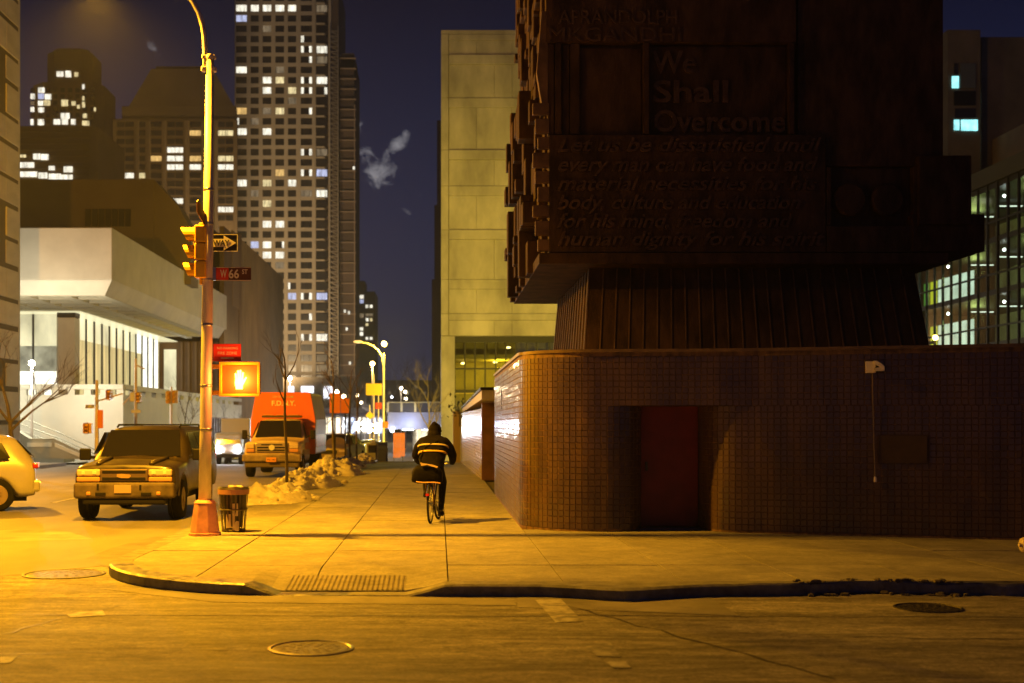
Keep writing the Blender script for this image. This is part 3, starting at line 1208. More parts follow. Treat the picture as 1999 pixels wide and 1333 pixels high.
cx0, cx1 = PX(861, CD), 13.0
ztop = PZ(57, CD)
gl0, gl1 = PX(888, CD), PX(1100, CD)
gz = PZ(655, CD)
cpart('core', concrete, MB().box(cx0 + .05, cx1, CD + .6, CD + 28, gz, ztop - .05))
cpart('roof_edge', concrete, MB().box(cx0, cx1, CD + .15, CD + 1.2, ztop - .32, ztop), bevel=.03)
ybands = [57, 106, 190, 292, 362, 448, 545, 612]
for k in range(len(ybands)):
    a = PZ(ybands[k], CD)
    b = PZ(ybands[k + 1], CD) if k + 1 < len(ybands) else gz
    a -= .34 if k == 0 else 0
    cpart('pilaster_panel', concrete, MB().box(cx0, PX(876, CD) - .02, CD + .1, CD + .62, b + .008, a - .008), bevel=.02, seg=1)
    bh = min(.75, (a - b) * .3)
    cpart('ledge_panel', concrete, MB().box(PX(876, CD) + .01, cx1, CD + (.0 if k % 2 else .12), CD + .62, a - bh, a - .01), bevel=.02, seg=1)
    xm = PX(930 + (k % 2) * 35, CD)
    cpart('wall_panel', concrete, MB().box(PX(876, CD) + .01, xm - .006, CD + .22, CD + .62, b + .01, a - bh - .005), bevel=.02, seg=1)
    cpart('wall_panel', concrete, MB().box(xm + .006, PX(1000, CD) - .006, CD + .22, CD + .62, b + .01, a - bh - .005), bevel=.02, seg=1)
    cpart('wall_panel', concrete, MB().box(PX(1000, CD) + .006, cx1, CD + .23, CD + .62, b + .01, a - bh - .005), bevel=.02, seg=1)
cpart('corner_pier', concrete, MB().box(cx0, gl0, CD + .1, CD + 2.4, -3, gz - .02), bevel=.03)
cpart('corner_pier_return', concrete, MB().box(cx0, cx0 + .5, CD + 2.41, CD + 28, -3, gz - .02))
# glazed lobby: back wall, floor, mullions and panes
lobby = mat('lobby_wall', (.5, .42, .18), .8, var=.2, scale=.5, geom=True)
cpart('lobby_wall', lobby, MB().box(gl0, cx1, CD + 9, CD + 9.3, -3, gz))
cpart('lobby_ceiling', lobby, MB().box(gl0, cx1, CD + 1.5, CD + 9, PZ(700, CD) + .1, PZ(700, CD) + .4))
clear = bpy.data.materials.new('clear_glazing')
clear.use_nodes = True
t_ = clear.node_tree
t_.nodes.clear()
o_ = t_.nodes.new('ShaderNodeOutputMaterial')
mx_ = t_.nodes.new('ShaderNodeMixShader')
tr_ = t_.nodes.new('ShaderNodeBsdfTransparent')
gs_ = t_.nodes.new('ShaderNodeBsdfGlossy')
tr_.inputs[0].default_value = (.75, .78, .72, 1)
gs_.inputs['Roughness'].default_value = .03
mx_.inputs[0].default_value = .10
t_.links.new(tr_.outputs[0], mx_.inputs[1])
t_.links.new(gs_.outputs[0], mx_.inputs[2])
t_.links.new(mx_.outputs[0], o_.inputs[0])
mx = [888, 908, 928, 948, 969, 989, 1009, 1030, 1050, 1075, 1100]
for k in range(len(mx) - 1):
    a, b = PX(mx[k], CD), PX(mx[k + 1], CD)
    cpart('mullion', blackm, MB().box(a - .05, a + .05, CD + 1.0, CD + 1.3, -3, gz))
    for (ya, yb) in ((657, 716), (719, 762), (768, 830)):
        cpart('pane', clear, MB().box(a + .055, b - .055, CD + 1.12, CD + 1.15, PZ(yb, CD), PZ(ya, CD)))
cpart('transom', blackm, MB().box(gl0, gl1, CD + .98, CD + 1.32, PZ(766, CD), PZ(760, CD)))
cpart('transom', blackm, MB().box(gl0, gl1, CD + .98, CD + 1.32, PZ(720, CD), PZ(716.5, CD)))
cpart('dark_fascia', blackm, MB().box(gl0, gl1, CD + .9, CD + 1.35, PZ(667, CD), gz))
lg = glow('lobby_lamp', (1, .72, .2), 16)
for (px_, py_) in ((906, 706), (971, 704), (998, 674), (1040, 690)):
    c = P(px_, py_, CD)
    cpart('ceiling_lamp', lg, MB().lathe([(.02, 0), (.16, .02), (.16, .1), (.05, .14)], (c.x, CD + 4, c.z), n=12))
lamp('lobby_light', (5.0, CD + 5, PZ(712, CD)), 700, SODY, .4, None)

# narrow dark building beyond it
db = thing('dark_slab_building', 'narrow dark building edge against the sky left of the concrete building', 'building', (-1.5, 190, 0))
DI = Matrix.Translation(-db.location)
for (a, b, t_, y0) in ((853, 870, 235, 190), (848, 870, 400, 191), (843, 868, 545, 192)):
    o = MB().box(PX(a, y0), PX(b, y0) + 4, y0, y0 + 20, -4, PZ(t_, y0)).build('wing', towerdark, db)
    o.matrix_parent_inverse = DI


def wpart(parent, name, m, b_, **k):
    """part modelled in world coordinates under a thing that stands somewhere"""
    o = b_.build(name, m, parent, **k)
    o.matrix_parent_inverse = Matrix.Translation(-parent.location)
    return o


# ------------------------------------------------------------------ glazed school wing at the far right
GX = 36.0
gb = thing('glass_building', 'glass curtain-wall building lit inside, at the edge right of the memorial', 'building', (GX, 86, 0))
frameM = mat('curtain_wall_frame', (.02, .02, .017), .5)
floorz = [3.6, 7.0, 10.4, 13.8, 17.3]
inner = mat('office_interior', (.45, .44, .30), .85, var=.3, scale=.6, geom=True)
Ya, Yb = 76.5, 99.0
for z in floorz:
    wpart(gb, 'floor_slab', frameM, MB().box(GX, GX + 8, Ya, Yb, z - .35, z))
wpart(gb, 'roof_band', mat('roof_band', (.05, .05, .045), .7), MB().box(GX - .25, GX + 8, Ya - .2, Yb + .2, 17.3, 18.4))
wpart(gb, 'back_wall', inner, MB().box(GX + 7, GX + 7.3, Ya, Yb, 0, 17.3))
n = 15
for k in range(n + 1):
    y = Ya + (Yb - Ya) * k / n
    wpart(gb, 'mullion', frameM, MB().box(GX - .08, GX + .08, y - .07, y + .07, 0, 17.3))
for i in range(4):
    z0, z1 = floorz[i], floorz[i + 1] - .35
    zt = z0 + 1.0
    wpart(gb, 'transom', frameM, MB().box(GX - .06, GX + .06, Ya, Yb, zt - .06, zt + .06))
    for k in range(n):
        y = Ya + (Yb - Ya) * k / n
        d = (Yb - Ya) / n
        for (a, b) in ((z0, zt - .065), (zt + .065, z1)):
            wpart(gb, 'pane', clear, MB().box(GX - .012, GX + .012, y + .075, y + d - .075, a, b))
tube_m = glow('fluorescent_tube', (.85, 1, .9), 2.5)
glob_m = glow('cold_globe', (.85, .95, 1.0), 30)
for i in range(1, 4):
    zc = floorz[i + 1] - .75
    for k in range(4):
        y = 79 + k * 4.6
        wpart(gb, 'ceiling_light', tube_m, MB().box(GX + 2.6, GX + 4.2, y, y + .12, zc + .1, zc + .16))
        if k in (1, 3):
            wpart(gb, 'globe_lamp', glob_m, MB().ball((GX + .9, y, zc), .09, n=8, m=6))
    lamp('office_light', (GX + 3, 84, zc - .4), 170, (.8, 1.0, .30), .5)
    lamp('office_light', (GX + 3, 93, zc - .4), 170, (.8, 1.0, .30), .5)
pg = glow('bright_partition', (.75, 1, .85), 1.3, var=.25, scale=1.2)
pyl = glow('yellow_partition', (.65, .8, .02), 1.1)
pgr = glow('green_partition', (.12, .5, .06), .7)
for i in (1, 2):
    z0 = floorz[i] + .5 - 3.4 + 3.0
    for (ya, yb, m_) in ((97.6, 98.5, pgr), (96, 97.2, pyl), (93.4, 95.7, pg), (91.8, 93.1, pg), (90.6, 91.4, pg), (89.4, 90.1, pg)):
        if m_ is pgr and i == 1:
            continue
        wpart(gb, 'partition', m_, MB().box(GX + 1.3, GX + 1.36, ya, yb, z0, z0 + 1.9))
ol = thing('wall_lantern', 'small amber lantern glowing low beside the glass building', 'lantern', tuple(P(1826, 659, 78)))
MB().ball((0, 0, 0), .16, n=10, m=7).build('globe', glow('amber_globe', (1, .6, .12), 26), ol)
box('bracket', blackm, ol, -.05, .05, .1, 1.2, -.35, -.17)
lamp('lantern_light', tuple(P(1826, 659, 77.5)), 60, (1, .6, .12), .15)

hb = thing('dark_apartment_block', 'dark concrete block with cyan lit windows above the glass building', 'building', (PX(1858, 112), 112, 0))
cdark = mat('dark_concrete', (.16, .13, .09), .9, var=.2, scale=.4, geom=True)
hx = lambda p: PX(p, 112)
hzz = lambda p: PZ(p, 112)
wpart(hb, 'stair_bay', cdark, MB().box(hx(1850), hx(1914), 112, 130, 0, hzz(58)))
wpart(hb, 'main_wall', cdark, MB().box(hx(1930), hx(2150), 113.5, 140, 0, hzz(62)))
wpart(hb, 'link_wall', mat('dark_recess', (.03, .026, .02), .9), MB().box(hx(1914), hx(1930), 115, 130, 0, hzz(66)))
wpart(hb, 'low_wing', mat('brick_wing', (.20, .13, .075), .9, var=.15, scale=.5, geom=True), MB().box(hx(1946), hx(2150), 104, 113, 0, hzz(268)))
cyan = glow('cyan_window', (.35, .95, 1.0), 1.5, var=.4, scale=1.5)
greenw = glow('pale_green_strip', (.6, .95, .75), 1.3, var=.3, scale=1.0)
for (a, b, c, d, m_) in ((1862, 1869, 124, 146, glassdark), (1874, 1904, 124, 172, mat('blind', (.12, .14, .13), .6)), (1858, 1871, 149, 172, cyan),
                         (1862, 1872, 234, 254, cyan), (1876, 1908, 234, 255, cyan), (1862, 1904, 178, 206, blackm), (1864, 1904, 212, 230, glassdark)):
    wpart(hb, 'window', m_, MB().box(hx(a), hx(b), 111.9, 112.02, hzz(d), hzz(c)))
for (c, d) in ((161, 198), (200, 222), (245, 282), (286, 304), (330, 336)):
    wpart(hb, 'stair_light_strip', greenw, MB().box(hx(1918), hx(1923), 114.9, 115.02, hzz(d), hzz(c)))

# ------------------------------------------------------------------ stone corner building at the left edge
LX = -21.3
lb = thing('stone_corner_building', 'banded stone building rising along the left edge of the picture', 'building', (LX, 60, 0))
wpart(lb, 'core', travertine_joint, MB().box(LX - 12, LX - .06, 22, 65, 0, 31))
bandy = 0
z = .3
row = 0
litw = glow('warm_office_window', (1, .86, .42), 1.1, var=.3, scale=.7)
zs = [.3]
while zs[-1] < 30:
    zs.append(zs[-1] + 1.52)
for r_, z in enumerate(zs[:-1]):
    for c in range(6):
        y1 = 65 - c * 1.9
        y0 = y1 - 1.9
        w = c in (1, 2, 4, 5) and r_ in (2, 6, 7, 11, 12, 16)
        if w:
            lit_ = (r_ in (8, 9, 10, 11, 12) and c in (1, 2))
            wpart(lb, 'window', litw if lit_ else glassdark, MB().box(LX - .25, LX - .2, y0, y1, z + .1, z + 1.42))
        else:
            wpart(lb, 'stone_panel', travertine, MB().box(LX - .12, LX - (0 if r_ % 2 else .03), y0 + .012, y1 - .012, z + (.05 if r_ % 2 else .22), z + (1.47 if r_ % 2 else 1.36)), bevel=.015, seg=1)
wpart(lb, 'end_wall', travertine, MB().box(LX - 12, LX - .06, 65.02, 65.3, 0, 31))

# ------------------------------------------------------------------ theatre with the white overhanging attic
th = thing('theatre', 'white stone theatre with deep overhanging attic and tall lit windows', 'theatre', (-19, 75, -1))
AX, AY = -18.9, 74.0
az0, az1 = PZ(546, AY), PZ(444, AY)
white = mat('theatre_stone', (.52, .47, .40), .75, var=.08, scale=.6, geom=True, bump=.08, bscale=5)
wpart(th, 'attic', white, MB().box(-48, AX, AY, 114, az0, az1), bevel=.04)
lipz = az0 - .85
lip = MB()
lip.add([(-48, AY, az0 - .01), (AX, AY, az0 - .01), (AX, 113, az0 - .01), (-48, AY + .55, lipz), (AX - .55, AY + .55, lipz), (AX - .55, 113, lipz)],
        [(0, 1, 4, 3), (1, 2, 5, 4)])
wpart(th, 'attic_chamfer', white, lip)
sof = mat('soffit_stone', (.5, .45, .35), .8, geom=True)
wpart(th, 'soffit', sof, MB().box(-48, AX - .5, AY + .5, 113, az0 - .02, az0 - .005))
for x in (AX - .9, -22.0, -24.4, -26.6, -28.8, -31, -33.2):
    wpart(th, 'coffer_rib', sof, MB().box(x - .3, x + .3, AY + 1.1, 112.5, lipz, az0 - .02))
yy = AY + .95
while yy < 112:
    wpart(th, 'coffer_rib', sof, MB().box(-48, AX - .6, yy - .27, yy + .27, lipz + .01, az0 - .021))
    yy += 2.35
GXX = -25.0
gtop, gbot = lipz - .12, 3.5
wpart(th, 'lobby_ceiling', glow('lobby_cove', (1, .93, .55), .8), MB().box(-48, GXX + 1.3, 84.6, 116, gtop + .02, gtop + .09))
litA = glow('theatre_window_pale', (1, .92, .55), .85, var=.45, scale=.5, stretch=(1, 1, .5))
litB = glow('theatre_window_curtain', (.95, .78, .34), .62, var=.4, scale=1.4, stretch=(1, 1.6, .15))
litC = glow('theatre_window_bright', (1, .98, .80), 1.7, var=.3, scale=.6)
n = 13
ylist = [86.3 + (114 - 86.3) * k / n for k in range(n + 1)]
for k in range(n):
    a, b = ylist[k], ylist[k + 1]
    hi_ = litC if k >= 9 else litA
    lo_ = litC if k >= 10 else litB
    zt = gtop - 1.5
    wpart(th, 'window_pane', hi_, MB().box(GXX - .05, GXX, a + .1, b - .1, zt, gtop))
    wpart(th, 'window_pane', lo_, MB().box(GXX - .05, GXX, a + .1, b - .1, gbot, zt - .02))
    wpart(th, 'mullion', blackm, MB().box(GXX - .06, GXX + .10, a - .09, a + .09, gbot, gtop + .02))
wpart(th, 'column', white, MB().box(PX(112, 85), PX(146, 85), 85, 86.2, 3, gtop - .3), bevel=.03)
wpart(th, 'column_bracket', blackm, MB().box(PX(112, 85), PX(148, 85), 84.9, 86, gtop - .29, gtop + .01))
for (a, b) in ((28, 63), (67, 110)):
    wpart(th, 'front_pane', litA, MB().box(PX(a, 86), PX(b, 86), 86, 86.05, 6.9, gtop))
    wpart(th, 'front_pane', litC, MB().box(PX(a, 86), PX(b, 86), 86, 86.05, 3.4, 5.2))
    wpart(th, 'front_pane', glow('theatre_window_dim', (.8, .76, .5), .35, var=.6, scale=1.2), MB().box(PX(a, 86), PX(b, 86), 86, 86.05, 5.2, 6.9))
wpart(th, 'front_mullion', blackm, MB().box(PX(63.5, 86), PX(66.5, 86), 85.9, 86.1, 3.4, gtop))
wpart(th, 'inner_core', sof, MB().box(-48, GXX - .1, 86.1, 115, 0, gtop))
# ribbed block at the far end under the attic
wpart(th, 'ribbed_block', brownmetal, MB().box(-25.6, -19.6, 116, 121, 0, az0 - .9))
for k in range(9):
    x = -25.2 + k * .64
    if k < 3:
        continue
    wpart(th, 'rib', mat('pale_rib', (.14, .085, .05), .6), MB().box(x - .1, x + .1, 115.75, 116, 0, az0 - .95))
wpart(th, 'end_window', litA, MB().box(PX(320, 115.7), PX(343, 115.7), 115.7, 115.95, 4.2, PZ(682, 115.7)))
# plinth: bright stone base with slotted parapet
plm = mat('plinth_stone', (.58, .56, .50), .75, var=.06, scale=.8, geom=True)
ptop = PZ(750, 75)
wpart(th, 'plinth', plm, MB().box(-48, -18.5, 75, 120, -2.2, ptop - .62))
wpart(th, 'parapet', plm, MB().box(-48, -18.5, 75, 75.5, ptop - .30, ptop), bevel=.02)
wpart(th, 'parapet', plm, MB().box(-18.95, -18.48, 75.52, 120, ptop - .30, ptop), bevel=.02)
for k in range(13):
    x = -18.7 - k * .95
    wpart(th, 'parapet_post', plm, MB().box(x - .2, x + .2, 75.05, 75.45, ptop - .62, ptop - .30))
for k in range(1, 14):
    y = 75 + k * 3.0
    wpart(th, 'parapet_post', plm, MB().box(-18.9, -18.55, y, y + 1.6, ptop - .62, ptop - .30))
wpart(th, 'terrace_floor', plm, MB().box(-47.5, -19, 75.6, 119, ptop - .62, ptop - .6))
# vent grille on the plinth's avenue side
vy0, vy1 = 102.0, 112.0
wpart(th, 'vent_recess', brownmetal, MB().box(-18.49, -18.46, vy0, vy1, .2, 2.2))
for k in range(9):
    y = vy0 + .3 + k * 1.15
    wpart(th, 'vent_bar', blackm, MB().box(-18.46, -18.40, y, y + .45, .3, 2.1))
# stage house and ribbed wall above
stg = mat('stage_house_concrete', (.15, .11, .07), .9, var=.1, scale=.3, geom=True)
wpart(th, 'stage_house', stg, MB().box(-60, PX(300, 95), 95, 99, az1 - 1, PZ(350, 95)))
wpart(th, 'stage_house_slope', stg, MB().prism_y([(PX(300, 95), az1 - 1), (PX(300, 95), PZ(350, 95)), (PX(345, 95), PZ(398, 95)), (PX(372, 95), PZ(446, 95)), (PX(372, 95), az1 - 1)], 95.1, 98))
for k in range(7):
    a = 166 + k * 13
    wpart(th, 'louvre', blackm, MB().box(PX(a, 94.9), PX(a + 11, 94.9), 94.9, 95.1, PZ(442, 95), PZ(408, 95)))
wpart(th, 'ribbed_wall', brownmetal, MB().box(PX(372, 120) , PX(462, 120), 121.5, 123, 5, PZ(450, 120)))
wpart(th, 'ribbed_wall', brownmetal, MB().box(-19.4, -19.0, 113.2, 121.4, 5, PZ(463, 120)))
for k in range(12):
    a = 258 + k * 17.6
    wpart(th, 'rib', mat('pale_rib', (.14, .085, .05), .6), MB().box(PX(a, 117.8), PX(a + 3, 117.8), 117.7, 118 if a < 395 else 121.5, az1 - .5, PZ(450, 118)))
wpart(th, 'ribbed_wall', brownmetal, MB().box(PX(255, 118), PX(400, 118), 118, 118.3, az1 - .5, PZ(450, 118)))

# stair with parapets in front of the bright plinth
stp = thing('entrance_stair', 'pale stone stair with sloping parapet in front of the bright wall', 'stair', (-17, 70, zroad(70)))
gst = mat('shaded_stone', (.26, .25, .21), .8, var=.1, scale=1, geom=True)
poly = [(28, 893), (28, 838), (58, 856), (106, 856), (192, 897)]
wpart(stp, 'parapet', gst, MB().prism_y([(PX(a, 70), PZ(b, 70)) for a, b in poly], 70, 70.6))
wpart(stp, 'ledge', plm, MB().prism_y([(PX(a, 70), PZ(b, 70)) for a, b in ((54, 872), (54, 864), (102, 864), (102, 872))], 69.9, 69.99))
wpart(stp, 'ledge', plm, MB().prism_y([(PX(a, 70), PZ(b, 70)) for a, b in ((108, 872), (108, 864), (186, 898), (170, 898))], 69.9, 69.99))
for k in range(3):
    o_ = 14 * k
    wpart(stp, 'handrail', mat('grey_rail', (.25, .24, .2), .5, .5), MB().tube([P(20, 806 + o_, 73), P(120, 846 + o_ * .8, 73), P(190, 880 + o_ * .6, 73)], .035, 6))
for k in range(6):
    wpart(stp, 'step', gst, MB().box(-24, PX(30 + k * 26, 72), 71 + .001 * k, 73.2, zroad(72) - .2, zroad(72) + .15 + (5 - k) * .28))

# opera house side wall, brown and huge
op = thing('brown_stone_hall', 'big windowless brown stone wall receding behind the walk signal', 'building', (-19.5, 122, -2))
wpart(op, 'side_wall', brownstone, MB().box(-34, -19.5, 123.5, 159, -3, PZ(455, 122)))
for k in range(8):
    y = 123.6 + k * 4.45
    wpart(op, 'cladding_panel', brownstone, MB().box(-19.49, -19.36, y, y + 4.4, -2, PZ(456, 122)), bevel=.03, seg=1)

# ------------------------------------------------------------------ towers
TD = 380.0
litcols = {'w': glow('lit_window_white', (1, .95, .78), 1.15, var=.5, scale=.8, stretch=(2.4, 1, .5)), 'y': glow('lit_window_yellow', (1, .82, .42), .85, var=.5, scale=.8, stretch=(2.4, 1, .5)),
           'b': glow('lit_window_blue', (.62, .68, 1.0), .85, var=.4, scale=.8, stretch=(2.4, 1, .5)), 'd': glow('lit_window_dim', (1, .75, .45), .17, var=.6, scale=.8, stretch=(2.4, 1, .5)),
           'o': glow('lit_window_orange', (1, .62, .2), .8, var=.4, scale=.8, stretch=(2.4, 1, .5))}
t1 = thing('apartment_tower', 'tall pale apartment tower with a grid of square windows, some lit', 'tower', (PX(560, TD), TD, -2))
S1 = F / TD
colc = [471, 497, 521, 546, 570, 598, 628]
colw = [21, 16, 17, 17, 16, 22, 21]
litmap = {0: {0: 'w', 1: 'w', 2: 'w', 3: 'w', 4: 'w', 6: 'd'}, 1: {0: 'b'}, 2: {2: 'd'}, 3: {5: 'L'}, 4: {5: 'S', 6: 'w'}, 5: {5: 'R', 6: 'd'}, 6: {0: 'w', 3: 'd'},
          7: {2: 'w', 3: 'y', 5: 'S', 6: 'w'}, 8: {2: 'w', 4: 'y', 5: 'S', 6: 'R'}, 9: {4: 'd'}, 10: {0: 'o', 3: 'y', 5: 'R', 2: 'd'}, 11: {0: 'L', 1: 'd'}, 12: {0: 'w', 2: 'w'},
          14: {5: 'S', 6: 'd'}, 16: {3: 'o', 5: 'S', 6: 'b'}, 17: {0: 'w', 2: 'y', 4: 'w'}, 18: {6: 'w', 5: 'd', 1: 'd'}, 19: {2: 'y'}, 21: {2: 'w', 3: 'w'},
          23: {1: 'b', 2: 'w', 3: 'R'}, 24: {2: 'w', 3: 'w'}, 25: {3: 'd'}, 27: {4: 'L'}, 28: {4: 'b', 5: 'S', 6: 'b'}, 30: {5: 'R'}, 32: {5: 'S', 6: 'w'}, 36: {}}
rowy = [15 + 20.1 * k for k in range(-2, 38)]
txz = lambda p: PX(p, TD)
tyz = lambda p: PZ(p, TD)
grid = MB()
edges = [458]
for c, w in zip(colc[:6], colw[:6]):
    edges += [c - w / 2, c + w / 2]
edges += [614]
for k in range(0, len(edges), 2):
    grid.box(txz(edges[k]), txz(edges[k + 1]), TD, TD + .7, -3, tyz(-40))
for y in rowy + [rowy[-1] + 20.1]:
    grid.box(txz(458), txz(614), TD + .12, TD + .7, tyz(y - 6.4), tyz(y - 13.4))
wpart(t1, 'facade_grid', towerstone, grid)
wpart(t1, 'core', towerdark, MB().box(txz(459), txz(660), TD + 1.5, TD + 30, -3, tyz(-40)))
# glazed corner bay turning away
b0, b1 = txz(616), txz(641)
bay = MB()
for y in rowy + [rowy[-1] + 20.1]:
    bay.prism_z([(b0 - .5, TD + .2), (b1 - 1.2, TD + .2), (b1 + 1.4, TD + 6), (b0 - .5, TD + 6)], tyz(y - 8.5), tyz(y - 11.5))
wpart(t1, 'bay_slabs', towerstone, bay)
wpart(t1, 'bay_pier', towerstone, MB().box(txz(614.2), txz(616.5), TD, TD + .8, -3, tyz(-40)))
wpart(t1, 'bay_return', towerstone, MB().prism_z([(txz(641), TD + .4), (txz(646), TD + .6), (txz(658), TD + 7), (txz(655), TD + 7)], -3, tyz(-40)))
panes = {}
for r_, y in enumerate(rowy):
    rr = r_ - 2
    for c in range(7):
        k = litmap.get(rr, {}).get(c)
        x0, x1 = colc[c] - colw[c] / 2, colc[c] + colw[c] / 2
        yc = TD + .45 if c < 6 else TD + .5
        segs = [(x0, x1, k if k in litcols else None)]
        if c == 5 or k in ('S', 'L', 'R'):
            a, b = x0 + (x1 - x0) * .27, x0 + (x1 - x0) * .73
            full = k if k in litcols else None
            segs = [(x0, a, 'w' if k in ('S', 'L') else full), (a, b, full), (b, x1, 'w' if k in ('S', 'R') else full)]
        for (a, b, kk) in segs:
            wpart(t1, 'window', litcols[kk] if kk else glassdark, MB().box(txz(a) + .05, txz(b) - .05, yc, yc + .2, tyz(y + 6.6), tyz(y - 6.4)), fix=False)
for px_ in (644, 660):
    wpart(t1, 'hoist_mast', mat('hoist_steel', (.30, .26, .2), .6, .4), MB().box(txz(px_) - .12, txz(px_) + .12, TD - .2, TD, -2, tyz(50)))
hb_ = MB()
yy = 60
while yy < 740:
    hb_.box(txz(644), txz(660), TD - .15, TD - .05, tyz(yy), tyz(yy + 1.2))
    hb_.add([(txz(644), TD - .1, tyz(yy)), (txz(660), TD - .1, tyz(yy + 8)), (txz(660), TD - .1, tyz(yy + 9.4)), (txz(644), TD - .1, tyz(yy + 1.4))], [(0, 1, 2, 3)])
    yy += 10
wpart(t1, 'hoist_lacing', mat('hoist_steel', (.3, .26, .2), .6, .4), hb_)
# the dark unfinished side with floor edges
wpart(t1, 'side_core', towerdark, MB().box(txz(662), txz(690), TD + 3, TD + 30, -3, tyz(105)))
for k in range(33):
    y = 108 + k * 20.1
    wpart(t1, 'floor_edge', mat('floor_edge', (.26, .19, .14), .8), MB().box(txz(662), txz(694), TD + 2.2, TD + 3.4, tyz(y + 1.6), tyz(y)))
wpart(t1, 'edge_post', mat('floor_edge', (.26, .19, .14), .8), MB().box(txz(690), txz(692), TD + 2.4, TD + 2.8, -3, tyz(200)))
for (px_, py_) in ((690, 325), (672, 606), (680, 609), (676, 641), (682, 708)):
    wpart(t1, 'work_light', litcols['w'], MB().box(txz(px_ - 2), txz(px_ + 2), TD + 2, TD + 2.15, tyz(py_ + 3), tyz(py_ - 3)))
# shop windows at its foot
wpart(t1, 'podium', towerstone, MB().box(txz(540), txz(700), 338, 372, -4, PZ(738, 345)))
for (a, b) in ((588, 612), (632, 651), (563, 574)):
    wpart(t1, 'shop_window', glow('shop_window', (.85, .88, 1.0), 2.6, var=.3, scale=.6), MB().box(PX(a, 338), PX(b, 338), 337.8, 338, PZ(778, 338), PZ(754, 338)))
wpart(t1, 'scaffold_head', towerdark, MB().box(txz(664), txz(690), TD + 3, TD + 20, tyz(130), tyz(98)))

t2 = thing('setback_tower', 'dark brown tower with stepped hipped top behind the theatre', 'tower', (PX(340, 330), 330, -2))
u = lambda p: PX(p, 330)
v = lambda p: PZ(p, 330)
t2m = mat('brown_tower_brick', (.14, .095, .05), .9, var=.12, scale=.12, geom=True)
wpart(t2, 'shaft', t2m, MB().box(u(220), u(459), 330, 334, -3, v(232)))
wpart(t2, 'upper_tier', t2m, MB().box(u(236), u(458), 331, 334, v(232), v(205)))
fr = [(u(250), 331, v(205)), (u(455), 331, v(205)), (u(455), 336, v(205)), (u(250), 336, v(205)), (u(292), 332, v(130)), (u(412), 332, v(130)), (u(412), 335, v(130)), (u(292), 335, v(130))]
wpart(t2, 'hipped_roof', t2m, MB().add(fr, [(0, 3, 2, 1), (4, 5, 6, 7), (0, 1, 5, 4), (1, 2, 6, 5), (2, 3, 7, 6), (3, 0, 4, 7)]))
wpart(t2, 'roof_cap', t2m, MB().box(u(300), u(404), 332.5, 334.5, v(130), v(124)))
for px_ in (222, 266, 288, 318, 362, 396, 420, 458):
    wpart(t2, 'pilaster', t2m, MB().box(u(px_), u(px_ + 6), 329.3, 330, -2, v(236)))
t2cols = [(226, 262), (270, 284), (294, 316), (326, 358), (370, 393), (424, 456)]
t2lit = {(1, 5): 'y', (1, 4): 'o', (3, 3): 'w', (4, 2): 'o', (4, 3): 'w', (4, 4): 'o', (4, 5): 'y', (5, 3): 'w', (5, 4): 'w', (5, 5): 'w', (6, 0): 'w', (6, 1): 'y', (9, 3): 'w', (10, 5): 'w'}
for r_ in range(12):
    yc = 243 + r_ * 16.6
    for c, (a, b) in enumerate(t2cols):
        k = t2lit.get((r_, c))
        n_ = 2 if b - a > 25 else 1
        for q in range(n_):
            aa = a + (b - a) * q / n_ + .7
            bb = a + (b - a) * (q + 1) / n_ - .7
            wpart(t2, 'window', litcols[k] if k else glassdark, MB().box(u(aa), u(bb), 329.85, 330.02, v(yc + 5), v(yc - 5)), fix=False)

t3 = thing('octagonal_tower', 'hazy narrow tower with lit windows, leftmost on the skyline', 'tower', (PX(125, 450), 450, -2))
u = lambda p: PX(p, 450)
v = lambda p: PZ(p, 450)
t3m = mat('far_tower_stone', (.15, .105, .06), .9, geom=True)


def octa(b_, x0, x1, y0, d, z0, z1):
    c = (x1 - x0) * .2
    return b_.prism_z([(x0 + c, y0), (x1 - c, y0), (x1, y0 + c), (x1, y0 + d - c), (x1 - c, y0 + d), (x0 + c, y0 + d), (x0, y0 + d - c), (x0, y0 + c)], z0, z1)


wpart(t3, 'shaft', t3m, octa(MB(), u(56), u(196), 450, 26, -3, v(160)))
wpart(t3, 'drum', t3m, octa(MB(), u(82), u(172), 453, 18, v(160), v(95)))
wpart(t3, 'crown_cap', t3m, octa(MB(), u(92), u(162), 455, 13, v(95), v(86)))
for (a, b, c, d, k) in ((106, 119, 135, 145, 'w'), (123, 134, 134, 146, 'w'), (141, 148, 137, 145, 'y'), (75, 87, 171, 181, 'w'), (60, 68, 183, 193, 'w'), (75, 86, 183, 193, 'b'), (88, 100, 184, 194, 'w'),
                        (75, 84, 197, 206, 'w'), (86, 98, 196, 206, 'y'), (120, 133, 195, 207, 'y'), (140, 148, 198, 206, 'y'), (161, 165, 165, 174, 'w'), (161, 165, 188, 196, 'y'), (161, 166, 199, 210, 'y'),
                        (60, 67, 209, 218, 'w'), (75, 86, 210, 219, 'w'), (119, 136, 221, 232, 'w'), (60, 66, 233, 244, 'w'), (74, 86, 233, 244, 'w'), (105, 118, 233, 243, 'w'), (121, 133, 233, 243, 'w'), (139, 148, 233, 243, 'w'),
                        (162, 170, 222, 230, 'y'), (161, 174, 236, 245, 'y'), (151, 156, 205, 212, 'y'), (60, 67, 198, 205, 'd'), (184, 187, 210, 217, 'y')):
    wpart(t3, 'window', litcols[k], MB().box(u(a), u(b), 449.6 if c > 160 else 452.6, 450.2 if c > 160 else 453.2, v(d), v(c)), fix=False)
for r_ in range(6):
    for c in range(9):
        a = 60 + c * 14.6
        y = 176 + r_ * 12.2
        wpart(t3, 'window', glassdark, MB().box(u(a), u(a + 8), 449.8, 450.1, v(y + 4), v(y - 4)), fix=False)

